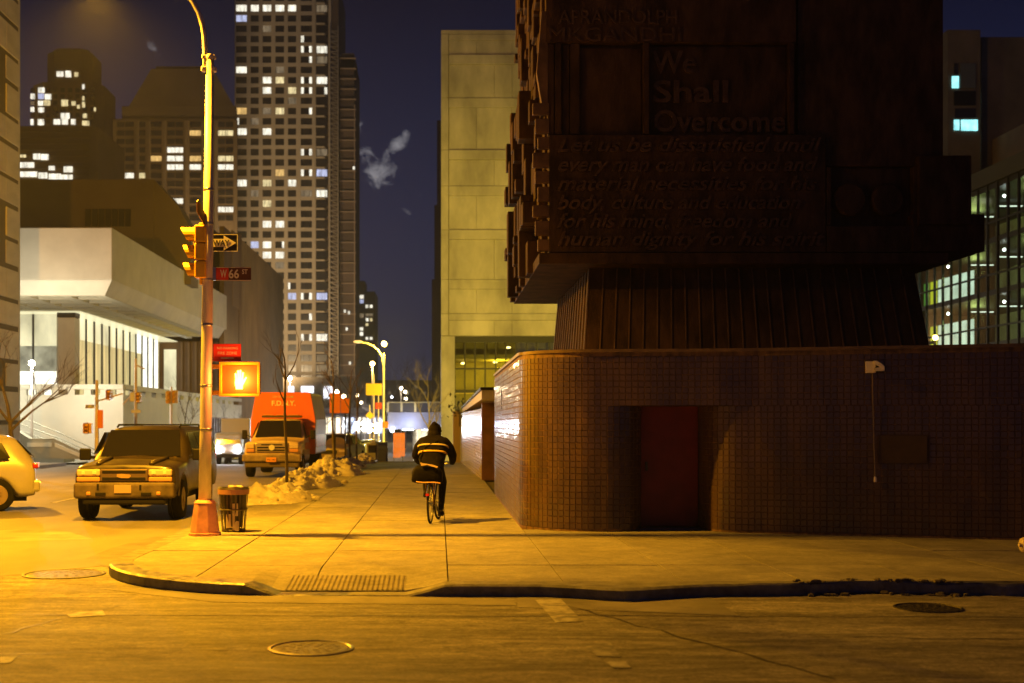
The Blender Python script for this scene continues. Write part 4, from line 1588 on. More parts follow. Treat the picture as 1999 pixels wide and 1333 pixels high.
t4 = thing('banded_office_block', 'low wide dark office block with rows of white lit windows', 'building', (PX(115, 260), 260, -2))
u = lambda p: PX(p, 260)
v = lambda p: PZ(p, 260)
wpart(t4, 'body', t3m, MB().box(u(20), u(178), 260, 280, -3, v(246)))
wpart(t4, 'end_bay', t2m, MB().box(u(178.5), u(196), 258, 280, -3, v(252)))
for r_ in range(9):
    y = 254 + r_ * 12
    wpart(t4, 'floor_band', t2m, MB().box(u(20), u(178), 259.6, 260, v(y + 3.4), v(y)))
for (a, b, c, d, k) in ((38, 52, 303, 308, 'y'), (67, 80, 301, 312, 'w'), (82, 96, 302, 313, 'w'), (36, 68, 318, 328, 'w'), (97, 108, 325, 333, 'w'), (126, 143, 326, 337, 'w'),
                        (37, 74, 336, 346, 'w'), (77, 94, 338, 349, 'w'), (97, 120, 340, 351, 'w'), (121, 143, 342, 354, 'w')):
    wpart(t4, 'window', litcols[k], MB().box(u(a), u(b), 259.3, 259.59, v(d), v(c)), fix=False)

t5 = thing('far_apartment_block', 'small far dark apartment block beside the tower foot', 'building', (PX(714, 520), 520, -2))
u = lambda p: PX(p, 520)
v = lambda p: PZ(p, 520)
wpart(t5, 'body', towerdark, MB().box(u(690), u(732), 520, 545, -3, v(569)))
wpart(t5, 'penthouse', towerdark, MB().box(u(694), u(711), 524, 540, v(569), v(546)))
for (a, b, c, d, k) in ((697, 710, 576, 583, 'w'), (697, 710, 585, 592, 'b'), (714, 719, 595, 601, 'w'), (722, 727, 595, 601, 'w'), (714, 719, 621, 627, 'w'), (722, 727, 621, 627, 'y'), (714, 719, 631, 636, 'y'),
                        (701, 709, 639, 645, 'w'), (701, 709, 648, 655, 'w'), (714, 719, 658, 663, 'w'), (722, 727, 658, 663, 'w'), (693, 697, 563, 568, 'w'), (714, 728, 612, 617, 'd'), (700, 710, 612, 620, 'd')):
    wpart(t5, 'window', litcols[k], MB().box(u(a), u(b), 519.6, 520.1, v(d), v(c)), fix=False)
t6 = thing('far_brown_block', 'far low brown block behind bare trees left of the red fence', 'building', (PX(690, 420), 420, -3))
wpart(t6, 'body', towerdark, MB().box(PX(668, 420), PX(850, 420), 420, 440, -5, PZ(742, 420)))
for k in range(9):
    wpart(t6, 'window', litcols['d'] if k % 3 else litcols['y'], MB().box(PX(690 + k * 17, 420), PX(695 + k * 17, 420), 419.6, 420.1, PZ(770 - (k % 2) * 12, 420), PZ(764 - (k % 2) * 12, 420)), fix=False)

# ------------------------------------------------------------------ footbridge across the far end of the block
BD = 110.0
br = thing('footbridge', 'low footbridge with blue-lit side and dark railing panels beyond the cyclist', 'bridge', (-1, BD, zroad(BD)))
bm_ = mat('bridge_concrete', (.22, .22, .27), .7, var=.12, scale=.8, geom=True)
fz0, fz1 = PZ(838, BD), PZ(804, BD)
bx_0, bx_1 = PX(757, BD), 9.0
wpart(br, 'deck', bm_, MB().box(bx_0, bx_1, BD, BD + 7, fz0, fz1), bevel=.04)
pz1 = PZ(786, BD)
for k in range(12):
    x = bx_0 + k * 1.18
    wpart(br, 'railing_post', mat('yellow_post', (.5, .42, .22), .6), MB().box(x - .09, x + .09, BD + .05, BD + .2, fz1, pz1))
    wpart(br, 'railing_panel', mat('dark_blue_panel', (.03, .035, .05), .5), MB().box(x + .095, x + 1.085, BD + .1, BD + .16, fz1 + .04, pz1 - .02))
wpart(br, 'handrail', mat('yellow_post', (.5, .42, .22), .6), MB().box(bx_0, bx_1, BD + .03, BD + .22, pz1, pz1 + .07))
gzz = zroad(118)
wpart(br, 'back_wall', mat('warm_back_wall', (.50, .44, .33), .8, var=.3, scale=1.4, geom=True), MB().box(bx_0 + 2, bx_1, BD + 8, BD + 8.3, gzz - .2, fz0 + 1))
for k in range(8):
    x = bx_0 + 2.6 + k * .95
    wpart(br, 'column', mat('tan_column', (.34, .24, .11), .7), MB().box(x - .1, x + .1, BD + 6.2, BD + 6.5, gzz - .2, fz0))
bluew = glow('cool_tube', (.8, .88, 1.0), 9)
for k in range(4):
    x = bx_0 + 1.2 + k * 1.75
    wpart(br, 'soffit_light', bluew, MB().box(x, x + 1.0, BD + 1.2, BD + 1.45, fz0 - .09, fz0 - .01))
wpart(br, 'side_lamp', glow('blue_white_globe', (.82, .88, 1.0), 40), MB().ball((PX(766, BD), BD - .15, PZ(840, BD)), .16, n=10, m=7))
lamp('bridge_light', (-.5, BD + 2.0, fz0 - .5), 3200, (.95, .95, .85), .4)
lamp('bridge_light', (-2.6, BD - 1.2, PZ(829, BD)), 260, (.55, .65, 1.0), .15)
lamp('bridge_light', (2.5, BD + 4, fz0 - .6), 2600, (1, .9, .6), .4)

rf_ = thing('red_barrier_fence', 'tall red slatted barrier at the bridge mouth, left of the cyclist', 'fence', (PX(778, 88), 88, zroad(88) + .08))
redslat = mat('red_slat', (.50, .13, .07), .6)
for k in range(8):
    a = PX(768, 88) - PX(778, 88) + k * .10
    box('slat', redslat, rf_, a, a + .075, 0, .04, .45 - .1 * (k < 5), 2.05 + .03 * (k % 2))
for k in (0, 6):
    a = PX(768, 88) - PX(778, 88) + k * .10
    box('post', blackm, rf_, a + .01, a + .06, .05, .1, 0, 2.0)
box('rail', redslat, rf_, -.36, .45, .041, .07, 1.7, 1.78)
box('rail', redslat, rf_, -.36, .45, .041, .07, .9, .98)

# ------------------------------------------------------------------ corner street lamp with its signals and signs
LD = 19.9
lx = PX(400, LD)
sl = thing('street_lamp', 'tall cobra-head street lamp on the corner with pink cast base', 'street lamp', (lx, LD, 0))
bs = MB()
for (h0, h1, w0, w1) in ((0, .05, .235, .235), (.05, .50, .215, .155), (.50, .55, .165, .125)):
    vs_ = []
    for (w, h) in ((w0, h0), (w1, h1)):
        c = w * .45
        vs_ += [(-w, -c, h), (-c, -w, h), (c, -w, h), (w, -c, h), (w, c, h), (c, w, h), (-c, w, h), (-w, c, h)]
    fs_ = [tuple(range(8))[::-1], tuple(range(8, 16))] + [(k, (k + 1) % 8, 8 + (k + 1) % 8, 8 + k) for k in range(8)]
    bs.add(vs_, fs_)
bs.build('base', poleBase, sl, bevel=.012)
tip = PX(410, LD) - lx
MB().tube([(0, 0, .5), (.01, 0, 1.5), (tip * .55, 0, 4), (tip, 0, 7.42)], [.102, .092, .084, .062], 16).build('pole', poleM, sl, smooth=True)
MB().ball((tip, 0, 7.42), .075, .075, .07, n=12, m=8).build('finial', poleM, sl, smooth=True)
for z in (1.62, 2.3, 3.25, 3.95, 4.82, 5.35):
    t_ = tip * z / 7.42
    MB().lathe([(.098 - .004 * z, 0), (.104 - .004 * z, .01), (.104 - .004 * z, .035), (.098 - .004 * z, .045)], (t_, 0, z), n=16).build('band', alu, sl)
armp = [(401, 132), (400.5, 105), (399.5, 75), (396, 50), (388, 24), (376, 2), (358, -20), (330, -40), (290, -54), (240, -61)]
pts = [(PX(a, LD) - lx, 0, PZ(b, LD)) for a, b in armp]
MB().tube(pts, [.042] * 5 + [.038] * 5, 10).build('arm', poleM, sl, smooth=True)
MB().box(pts[0][0] - .06, tip + .1, -.05, .05, 7.2, 7.28).build('arm_clamp', poleM, sl, bevel=.015)
MB().box(pts[0][0] - .055, tip + .09, -.05, .05, 7.4, 7.46).build('arm_clamp', poleM, sl, bevel=.015)
hx_ = pts[-1][0]
hz_ = pts[-1][2]
hp = MB()
hp.tube([(hx_ + .1, 0, hz_ + .02), (hx_ - .1, 0, hz_ + .03), (hx_ - .5, 0, hz_ + .02), (hx_ - .72, 0, hz_ - .02)], [.05, .12, .15, .05], 12)
hd_ = hp.build('lamp_head', alu, sl, smooth=True)
MB().ball((hx_ - .38, 0, hz_ - .09), .22, .13, .12, n=12, m=8).build('lens', glow('sodium_lens', (1, .55, .1), 30), hd_, smooth=True)
MAINL = lamp('lamp_light', (lx + hx_ - .40, LD, hz_ - .26), 17600, SOD, .10, None, 'SPOT', spot_size=R(151), spot_blend=1.0)
lamp('lamp_side_light', (lx + hx_ - .40, LD, hz_ - .26), 320, SOD, .10)

# three-section signal seen from the side
ts = thing('traffic_signal', 'yellow three-section traffic signal seen side-on, on the corner lamp pole', 'traffic signal', tuple(P(392, 548, LD)))
for k in range(3):
    z = .03 + k * .275
    zc = z + .13
    box('section', sigYellow, ts, -.07, .10, -.17, .13, z, z + .265, bevel=.02)
    vz = MB()
    n = 12
    prof = [(R(-50 + 280 * q / n)) for q in range(n + 1)]
    ln = .20 if k < 2 else .235
    o_ = len(vz.v)
    for a in prof:
        for (rr, xx) in ((.108, -.07), (.108, -.07 - ln * (.75 + .25 * math.sin(a))), (.118, -.07 - ln * (.75 + .25 * math.sin(a))), (.118, -.07)):
            vz.v.append((xx, rr * math.cos(a) - .02, zc + rr * math.sin(a)))
    for q in range(n):
        for j in range(4):
            vz.f.append((q * 4 + j, q * 4 + (j + 1) % 4, q * 4 + 4 + (j + 1) % 4, q * 4 + 4 + j))
    vz.build('visor', sigYellow, ts, smooth=False)
    MB().lathe([(.1, -.08), (.06, -.095), (.01, -.1)], (0, -.02, zc), 'x', 16).build('lens', (lensRed if k == 2 else lensAmber if k == 1 else mat('green_lens', (.02, .2, .1), .3)), ts)
box('bracket', sigYellow, ts, -.02, .05, -.03, .07, -.06, .03, bevel=.01)
box('bracket', sigYellow, ts, -.02, .14, -.03, .07, .86, .90, bevel=.01)
box('hanger_arm', sigYellow, ts, .03, .09, -.03, .05, .90, 1.0, bevel=.01)

# one way sign behind the pole
ow = thing('one_way_sign', 'black one way sign with white right arrow behind the pole', 'sign', tuple(P(418, 474, 20.08)))
box('plate', signBlack, ow, -.33, .37, 0, .012, -.135, .135, bevel=.004)
ar = MB().prism_y([(-.30, .062), (.15, .062), (.15, .118), (.345, 0), (.15, -.118), (.15, -.062), (-.30, -.062)], -.006, 0)
ar.build('arrow', signWhite, ow)
text('lettering', 'ONE WAY', .13, signBlack, ow, (-.27, -.008, -.047), .51, 0, .001, .003)
fr_ = MB()
for (a, b, c, d) in ((-.33, .37, .125, .135), (-.33, .37, -.135, -.125), (.36, .37, -.124, .124), (-.33, -.32, -.124, .124)):
    fr_.box(a, b, -.004, -.0005, c, d)
fr_.build('border', signWhite, ow)
es = thing('edge_on_sign', 'small sign seen edge-on high on the corner pole', 'sign', tuple(P(394, 418, 19.75)), R(68))
MB().prism_y([(-.14, .17), (-.10, .21), (.14, -.02), (.14, -.15), (.10, -.19), (-.14, .02)], -.006, .006).build('plate', signBrown, es)
box('bracket', alu, es, -.02, .02, .007, .05, -.03, .03)

st = thing('street_name_sign', 'brown street name sign reading W 66 ST on the corner pole', 'sign', tuple(P(455.5, 534.5, LD)))
box('plate', signBrown, st, -.275, .275, 0, .012, -.108, .108, bevel=.003)
box('red_lit_field', signRed, st, -.27, -.075, -.003, -.0005, -.092, .092)
text('lettering', 'W', .17, signWhite, st, (-.20, -.006, -.055), .10, 0, .001, .003)
text('lettering', '66', .19, signWhite, st, (-.075, -.006, -.065), .16, 0, .001, .004)
text('lettering', 'ST', .10, signWhite, st, (.135, -.006, .0), .085, 0, .001, .002)
for zz_ in (-.104, .096):
    box('border', signWhite, st, -.272, .272, -.004, -.0005, zz_, zz_ + .008)
box('bracket', alu, st, -.36, -.27, -.02, .03, -.1, .1)
ps = thing('parking_sign', 'red no parking fire zone sign above the walk signal', 'sign', tuple(P(443.5, 688, LD)))
box('plate', signRed, ps, -.215, .215, 0, .012, -.135, .135, bevel=.004)
text('lettering', 'NO PARKING', .055, signWhite, ps, (-.16, -.003, .05), .32, 0, .001)
text('lettering', 'FIRE ZONE', .062, signWhite, ps, (-.15, -.003, -.03), .30, 0, .001)
box('arrow_bar', signWhite, ps, -.1, .1, -.003, -.0005, -.095, -.078)

# walk signal showing the raised hand
pd = thing('walk_signal', 'walk signal box showing a glowing orange hand', 'pedestrian signal', tuple(P(468, 741, LD)))
box('housing', sigYellow, pd, -.30, .31, .0, .16, -.245, .255, bevel=.03)
box('face', mat('hand_lit_face', (.22, .10, .02), .5), pd, -.26, .27, -.012, -.001, -.205, .215)
fr_ = MB()
for (a, b, c, d) in ((-.31, .32, .235, .275), (-.31, .32, -.262, -.222), (-.31, -.27, -.221, .234), (.28, .32, -.221, .234)):
    fr_.box(a, b, -.07, -.002, c, d)
fr_.build('visor_frame', sigYellow, pd, bevel=.006)
handM = glow('orange_hand', (1.0, .36, .04), 22, sample=True)
hm = MB()
hm.prism_y([(-.055, -.15), (.045, -.15), (.06, -.06), (.06, .02), (-.065, .02), (-.075, -.05)], -.022, -.013)
for (x, a, b, w, dx) in ((-.052, .02, .10, .014, -.008), (-.02, .02, .145, .015, -.002), (.012, .02, .15, .015, .002), (.044, .02, .115, .014, .008)):
    hm.prism_y([(x - w, a - .005), (x + w, a - .005), (x + w + dx, b - .008), (x + w * .4 + dx, b), (x - w * .4 + dx, b), (x - w + dx, b - .008)], -.022, -.013)
hm.prism_y([(.05, -.10), (.085, -.03), (.115, .03), (.098, .045), (.07, .01), (.055, -.02)], -.022, -.013)
hm.build('hand_symbol', handM, pd)
box('bracket', sigYellow, pd, -.50, -.29, .02, .10, .17, .24, bevel=.01)
box('bracket', sigYellow, pd, -.50, -.29, .02, .10, -.24, -.17, bevel=.01)
lamp('hand_light', tuple(P(468, 741, LD - .22)), 60, (1.0, .22, .03), .09)

# ------------------------------------------------------------------ litter bin
tcn_ = P(456, 1037, 20.6)
tb = thing('litter_bin', 'slatted steel litter bin with black bag beside the lamp base', 'litter bin', (tcn_.x, 20.6, 0))
r0, r1, hh = .185, .24, .70
binM = mat('bin_steel', (.10, .085, .06), .45, .6, var=.3, scale=7)
for z, rr in ((.03, r0), (.36, (r0 + r1) / 2), (.62, r1 - .006), (.69, r1)):
    MB().tube([(rr * math.cos(2 * PI * k / 28), rr * math.sin(2 * PI * k / 28), z) for k in range(29)], .014, 6, caps=False).build('hoop', binM, tb)
for k in range(20):
    a = 2 * PI * k / 20
    c, s_ = math.cos(a), math.sin(a)
    b_ = MB()
    tx_, ty_ = -s_ * .014, c * .014
    b_.add([(r0 * c - tx_, r0 * s_ - ty_, 0), (r0 * c + tx_, r0 * s_ + ty_, 0), (r1 * c + tx_, r1 * s_ + ty_, hh), (r1 * c - tx_, r1 * s_ - ty_, hh),
            (r0 * .97 * c - tx_, r0 * .97 * s_ - ty_, 0), (r0 * .97 * c + tx_, r0 * .97 * s_ + ty_, 0), (r1 * .97 * c + tx_, r1 * .97 * s_ + ty_, hh), (r1 * .97 * c - tx_, r1 * .97 * s_ - ty_, hh)],
           [(0, 1, 2, 3), (7, 6, 5, 4), (0, 4, 5, 1), (1, 5, 6, 2), (2, 6, 7, 3), (3, 7, 4, 0)])
    b_.build('slat', binM, tb)
MB().lathe([(.17, .01), (.18, .015), (.02, .02)], n=20).build('floor', binM, tb)
band = MB()
band.lathe([(r1 + .004, .60), (r1 + .012, .61), (r1 + .012, .68), (r1 + .004, .69)], n=28, caps=False)
band.build('rim_band', mat('rim_band', (.40, .22, .16), .5), tb)
bg_ = MB()
bg_.lathe([(.05, .05), (.135, .08), (.165, .3), (.205, .58), (.23, .70), (.235, .72), (.19, .71), (.16, .66), (.01, .63)], n=22)
for i_, v_ in enumerate(bg_.v):
    n_ = mnoise.noise(Vector(v_) * 9)
    bg_.v[i_] = (v_[0] * (1 + .10 * n_), v_[1] * (1 + .10 * n_), v_[2] + .015 * n_)
bg_.build('bag', mat('bin_bag', (.025, .022, .02), .35), tb, smooth=True)
rnd = random.Random(2)
for k in range(7):
    a = rnd.uniform(0, 6.28)
    rr = rnd.uniform(0, .11)
    MB().box(-.05, .05, -.035, .035, -.02, .03).build('litter', mat('paper_litter', (.55, .48, .36), .8), tb, bevel=.01, loc=(rr * math.cos(a), rr * math.sin(a), .68 + rnd.uniform(-.02, .05)))
for (x, z, w, h_) in ((-.02, .18, .07, .11), (.06, .10, .05, .08), (.05, .36, .05, .1)):
    MB().box(-w, w, -.02, .02, -h_, h_).build('litter', mat('paper_litter', (.55, .48, .36), .8), tb, bevel=.01, loc=(x, -.165 - z * .04, z))

# ------------------------------------------------------------------ fire hydrant at the edge of the picture
hyd = thing('fire_hydrant', 'pale capped fire hydrant just cut off by the right edge', 'hydrant', (PX(1994, 14.35) + .33, 14.35, 0))
hm_ = mat('hydrant_paint', (.62, .52, .40), .5, var=.15, scale=6)
MB().lathe([(.14, 0), (.14, .03), (.10, .05), (.095, .52), (.12, .54), (.12, .57), (.10, .60), (.07, .70), (.03, .73), (.03, .77)], n=20).build('barrel', blackm, hyd, smooth=True)
MB().lathe([(.075, -.33), (.085, -.31), (.085, -.26), (.065, -.25), (.06, -.08)], (0, 0, .38), 'x', 18).build('nozzle_cap', hm_, hyd, smooth=True)
MB().lathe([(.06, .08), (.06, .2), (.08, .21), (.08, .26), (.03, .28)], (0, 0, .38), 'x', 18).build('nozzle_cap', hm_, hyd, smooth=True)
MB().lathe([(.025, -.36), (.025, -.33)], (0, 0, .38), 'x', 5).build('cap_nut', hm_, hyd)

# ------------------------------------------------------------------ snow heaps round the tree pits


def heap(label, px, D, w, d, h, seed):
    c = Vector((px, D, 0))
    b_ = MB()
    n, m = 56, 24
    for j in range(m + 1):
        t = j / m
        for k in range(n):
            a = 2 * PI * k / n
            r = 1 - t
            edge = 1 + .30 * mnoise.noise((math.cos(a) * 1.8 + seed, math.sin(a) * 1.8, seed * .7)) + .12 * mnoise.noise((math.cos(a) * 6 + seed, math.sin(a) * 6, 2))
            x, y = w * r * math.cos(a) * edge, d * r * math.sin(a) * edge
            rim = min(1, (1 - r) * 3.5)
            z = h * (1 - r ** 1.7) * (.85 + .5 * mnoise.noise((x * 1.7 + seed, y * 1.7, 1)))
            z += rim * h * (.55 * abs(mnoise.noise((x * 4 + seed, y * 4, 3))) + .20 * abs(mnoise.noise((x * 9 + seed, y * 9, 5))) + .06 * mnoise.noise((x * 22, y * 22, seed)))
            x += .06 * rim * mnoise.noise((x * 9, y * 9, seed + 9))
            y += .06 * rim * mnoise.noise((x * 9 + 5, y * 9, seed + 4))
            b_.v.append((x, y, max(0, z) + (.0 if j else -.02)))
    for j in range(m):
        for k in range(n):
            q = j * n
            b_.f.append((q + k, q + (k + 1) % n, q + n + (k + 1) % n, q + n + k))
    b_.f.append(tuple(m * n + k for k in range(n)))
    rnd = random.Random(seed)
    o = b_.build('snow_heap', snowM, None, smooth=True, label=label, cat='snow heap', group='snow heaps along the kerb', loc=(px, D, 0), fix=False)
    ch = MB()
    for k in range(70):
        a = rnd.uniform(0, 6.28)
        r = rnd.uniform(.35, 1.12)
        s_ = rnd.choice((.02, .03, .045, .06, .085)) * rnd.uniform(.7, 1.2)
        x, y = w * r * math.cos(a), d * r * math.sin(a)
        z = max(0, h * (1 - r ** 1.7)) * .95
        o0 = len(ch.v)
        ch.ball((x, y, z + s_ * .2), s_, s_ * rnd.uniform(.7, 1.3), s_ * .8, n=7, m=5)
        for i_ in range(o0, len(ch.v)):
            v_ = ch.v[i_]
            q = 1 + .6 * mnoise.noise(Vector(v_) * 17)
            ch.v[i_] = (x + (v_[0] - x) * q, y + (v_[1] - y) * q, v_[2])
    ch.build('snow_lumps', snowM, o, kind='stuff', fix=False)
    return o


heap('low heap of dirty snow nearest the litter bin', PX(528, 29.0), 29.0, .95, 1.7, .36, 3)
heap('snow heap behind the first young tree', PX(598, 36.0), 36.0, .95, 2.9, .42, 5)
heap('snow heap between the second and third young trees', PX(648, 43.6), 43.6, 1.0, 2.4, .50, 9)
heap('snow heap by the orange signs', PX(676, 50.5), 50.5, .8, 2.2, .38, 14)
heap('small farthest snow heap near the mailbox', PX(712, 57), 55.6, .6, 1.0, .34, 19)

# ------------------------------------------------------------------ trees


def tree(label, base, h, seed, spread=.35, r0=.05, trunk_f=.4, levels=4, m=None, name='bare_tree', group=None, nb=3, lean=(0, 0)):
    rnd = random.Random(seed)
    t = thing(name, label, 'tree', base, 0, group)
    m = m or bark
    th_ = h * trunk_f
    pts, rr = [], []
    for k in range(6):
        q = k / 5
        pts.append((lean[0] * q + .03 * h * .2 * math.sin(q * 5 + seed), lean[1] * q + .03 * h * .2 * math.cos(q * 4 + seed), th_ * q))
        rr.append(r0 * (1 - .35 * q))
    MB().tube(pts, rr, 8).build('trunk', m, t, smooth=True)
    cr = MB()

    def grow(p, d, l, r, lev):
        q = [Vector(p)]
        dd = Vector(d).normalized()
        for k in range(3):
            dd = (dd + Vector((rnd.uniform(-1, 1), rnd.uniform(-1, 1), rnd.uniform(-.4, .8))) * .16).normalized()
            q.append(q[-1] + dd * l / 3)
        cr.tube(q, [r, r * .85, r * .68, r * .45], 5 if lev < 2 else 4, caps=False)
        if lev >= levels:
            return
        for k in range(nb + (lev > 1)):
            s_ = q[rnd.choice((1, 2, 3, 3))]
            az = rnd.uniform(0, 2 * PI)
            nd = (dd + Vector((math.cos(az), math.sin(az), rnd.uniform(.0, .5))) * (spread * 2.0)).normalized()
            grow(s_, nd, l * rnd.uniform(.55, .78), r * .46, lev + 1)
    top = pts[-1]
    grow(top, (rnd.uniform(-.1, .1), rnd.uniform(-.1, .1), 1), (h - th_) * .5, rr[-1], 0)
    for k in range(3):
        az = rnd.uniform(0, 2 * PI)
        grow(pts[rnd.choice((4, 5))], (math.cos(az) * spread * 2, math.sin(az) * spread * 2, .8), (h - th_) * .42, rr[-1] * .75, 1)
    cr.build('crown', m, t, smooth=True, fix=False)
    return t


sap = [('thin young street tree with pale bare trunk in the nearest snow heap', 558, 33.4, 4.6, .045, 1), ('second young bare tree along the kerb, behind the ambulance front', 651, 44.7, 4.8, .05, 2),
       ('third young bare tree among the snow heaps', 683, 50.2, 4.6, .05, 3), ('fourth young bare tree in the kerbside row', 697, 54.2, 4.4, .045, 4)]
for lab, px_, D, h_, r_, s_ in sap:
    tree(lab, (PX(px_, D), D, 0), h_, s_ * 7, .26, r_, .62, 3, nb=2, group='young trees along the kerb')
tree('bare many-branched tree at the left edge behind the pale car', (PX(22, 55), 55, 0), 6.2, 31, .42, .14, .28, 4, nb=3)
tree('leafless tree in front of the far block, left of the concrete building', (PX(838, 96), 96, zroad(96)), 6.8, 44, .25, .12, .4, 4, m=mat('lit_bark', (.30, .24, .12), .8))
for k, (px_, D, h_, lab) in enumerate(((770, 150, 10.5, 'broad dark bare tree beyond the footbridge, left of centre'), (806, 165, 11.5, 'tall dark bare tree beyond the footbridge under the dusk sky'),
                                       (838, 175, 11, 'dark bare tree beyond the footbridge near the concrete building'), (712, 190, 10, 'dark bare tree behind the curved street lamp'),
                                       (672, 130, 8, 'bare tree in front of the tower foot'), (612, 120, 7.5, 'bare tree beyond the ambulance roof'))):
    tree(lab, (PX(px_, D), D, zroad(D)), h_, 60 + k * 3, .40, .17, .25, 5, nb=3, group='bare trees far down the avenue')
tree('bare tree before the theatre plinth, behind the dusty car', (PX(360, 92), 92, zroad(92)), 6.0, 91, .4, .10, .3, 4)
tree('slender bare tree left of the ambulance', (PX(440, 105), 105, zroad(105)), 5.2, 93, .4, .09, .3, 4)

# evergreen shrub spilling over the second wall
sh = thing('evergreen_shrub', 'dark evergreen shrub spilling over the second tiled wall', 'shrub', (.9, 56, 1.9))
rnd = random.Random(6)
for k in range(90):
    b_ = MB()
    c = Vector((rnd.gauss(-.05, .32), rnd.gauss(-.6, 1.4), abs(rnd.gauss(.35, .26))))
    d = Vector((rnd.uniform(-1, 1), rnd.uniform(-1, 1), rnd.uniform(-.3, 1))).normalized() * rnd.uniform(.12, .26)
    s_ = d.cross(Vector((0, 0, 1))).normalized() * .05
    b_.add([c, c + d * .5 + s_, c + d, c + d * .5 - s_ + Vector((0, 0, .01))], [(0, 1, 2, 3)])
    b_.build('leaf', foliage, sh, fix=False)
MB().tube([(0, 0, -.3), (0, -.2, .3), (-.1, -.6, .6)], [.04, .03, .015], 6).build('stem', bark, sh)

# ------------------------------------------------------------------ vehicles


def loft(stations, name, m, parent, sub=1):
    """car body from stations (y, half profile from underside centre to roof centre), mirrored"""
    b_ = MB()
    rings = []
    for (y, pr) in stations:
        full = [(-x, z) for (x, z) in pr[::-1][:-1]] + [(x, z) for (x, z) in pr]
        full = full[:-1] if abs(pr[-1][0]) < 1e-6 else full
        rings.append([(x, y, z) for (x, z) in full])
    n = len(rings[0])
    for r in rings:
        b_.v += r
    for i in range(len(rings) - 1):
        for k in range(n):
            b_.f.append((i * n + k, i * n + (k + 1) % n, (i + 1) * n + (k + 1) % n, (i + 1) * n + k))
    b_.f.append(tuple(range(n))[::-1])
    b_.f.append(tuple((len(rings) - 1) * n + k for k in range(n)))
    o = b_.build(name, m, parent, smooth=True)
    if sub:
        s_ = o.modifiers.new('Subsurf', 'SUBSURF')
        s_.levels = s_.render_levels = sub
    return o


def prof(w, zb, zs, zm, zbelt, wr, zr, crown=.04, hood=False):
    """half profile: underside, sill, side, belt, roof rail, roof"""
    if hood:
        return [(0, zb), (w * .55, zb), (w * .93, zs), (w, zs + .06), (w * 1.01, zm), (w * .985, zbelt - .07), (w * .93, zbelt - .015), (w * .80, zbelt + .005), (w * .5, zbelt + crown * .7), (0, zbelt + crown)]
    return [(0, zb), (w * .55, zb), (w * .93, zs), (w, zs + .06), (w * 1.01, zm), (w * .985, zbelt - .03), (wr + (w - wr) * .42, zbelt + (zr - zbelt) * .45), (wr, zr - .07), (wr * .86, zr), (0, zr + crown)]


def wheel(parent, x, y, r, w, rimm, side, spokes=5):
    wl_ = bpy.data.objects.new('wheel', None)
    COL.objects.link(wl_)
    wl_.parent = parent
    wl_.location = (x, y, r)
    hw = w / 2
    MB().lathe([(r * .62, -hw * .9), (r * .9, -hw), (r * .985, -hw * .75), (r, -hw * .4), (r, hw * .4), (r * .985, hw * .75), (r * .9, hw), (r * .62, hw * .9)], axis='x', n=32, caps=False).build('tyre', rubber, wl_, smooth=True)
    s_ = side
    rim = MB()
    rim.lathe([(r * .63, s_ * hw * .86), (r * .60, s_ * hw * .9), (r * .56, s_ * hw * .55), (r * .3, s_ * hw * .35), (.01, s_ * hw * .35)], axis='x', n=28)
    rim.build('rim', rimm, wl_, smooth=False)
    sp = MB()
    for k in range(spokes):
        a = 2 * PI * k / spokes + .3
        ca, sa = math.cos(a), math.sin(a)
        for (ra, rb, wa_, wb_) in ((.05, r * .58, .055, .035),):
            pts = []
            for (rr, ww) in ((ra, wa_), (rb, wb_)):
                pts += [(rr, -ww), (rr, ww)]
            vs_ = []
            for xx in (s_ * hw * .5, s_ * hw * .88):
                for (p, q) in pts:
                    vs_.append((xx, p * ca - q * sa, p * sa + q * ca))
            sp.add(vs_, [(0, 1, 3, 2), (4, 6, 7, 5), (0, 4, 5, 1), (2, 3, 7, 6), (0, 2, 6, 4), (1, 5, 7, 3)])
    sp.build('spokes', rimm, wl_)
    MB().lathe([(.055, s_ * hw * .5), (.055, s_ * hw * .95), (.02, s_ * hw)], axis='x', n=14).build('hub_cap', rimm, wl_)
    return wl_


def quadpane(name, m, parent, pts, off, thick=.012):
    pts = [Vector(p) for p in pts]
    n_ = (pts[1] - pts[0]).cross(pts[2] - pts[0]).normalized()
    off = Vector(off)
    if n_.dot(off) < 0:
        n_ = -n_
    vs_ = [p + n_ * .004 for p in pts] + [p + n_ * (.004 + thick) for p in pts]
    k = len(pts)
    b_ = MB().add(vs_, [tuple(range(k))[::-1], tuple(range(k, 2 * k))] + [(i, (i + 1) % k, k + (i + 1) % k, k + i) for i in range(k)])
    return b_.build(name, m, parent, bevel=.004, seg=1)


# ---- the dusty full-size SUV facing us at the corner
SD_ = 24.35
suv = thing('suv', 'dusty brown full-size suv facing us at the corner', 'car', (PX(243, SD_), SD_, ZR), R(1.5))
W_ = .99


def A(y, c, r0=.50, r=.50):
    """arch height for a wheel centred at c"""
    d = abs(y - c)
    return max(.43, .40 + math.sqrt(max(0, r * r - d * d))) if d < r else None


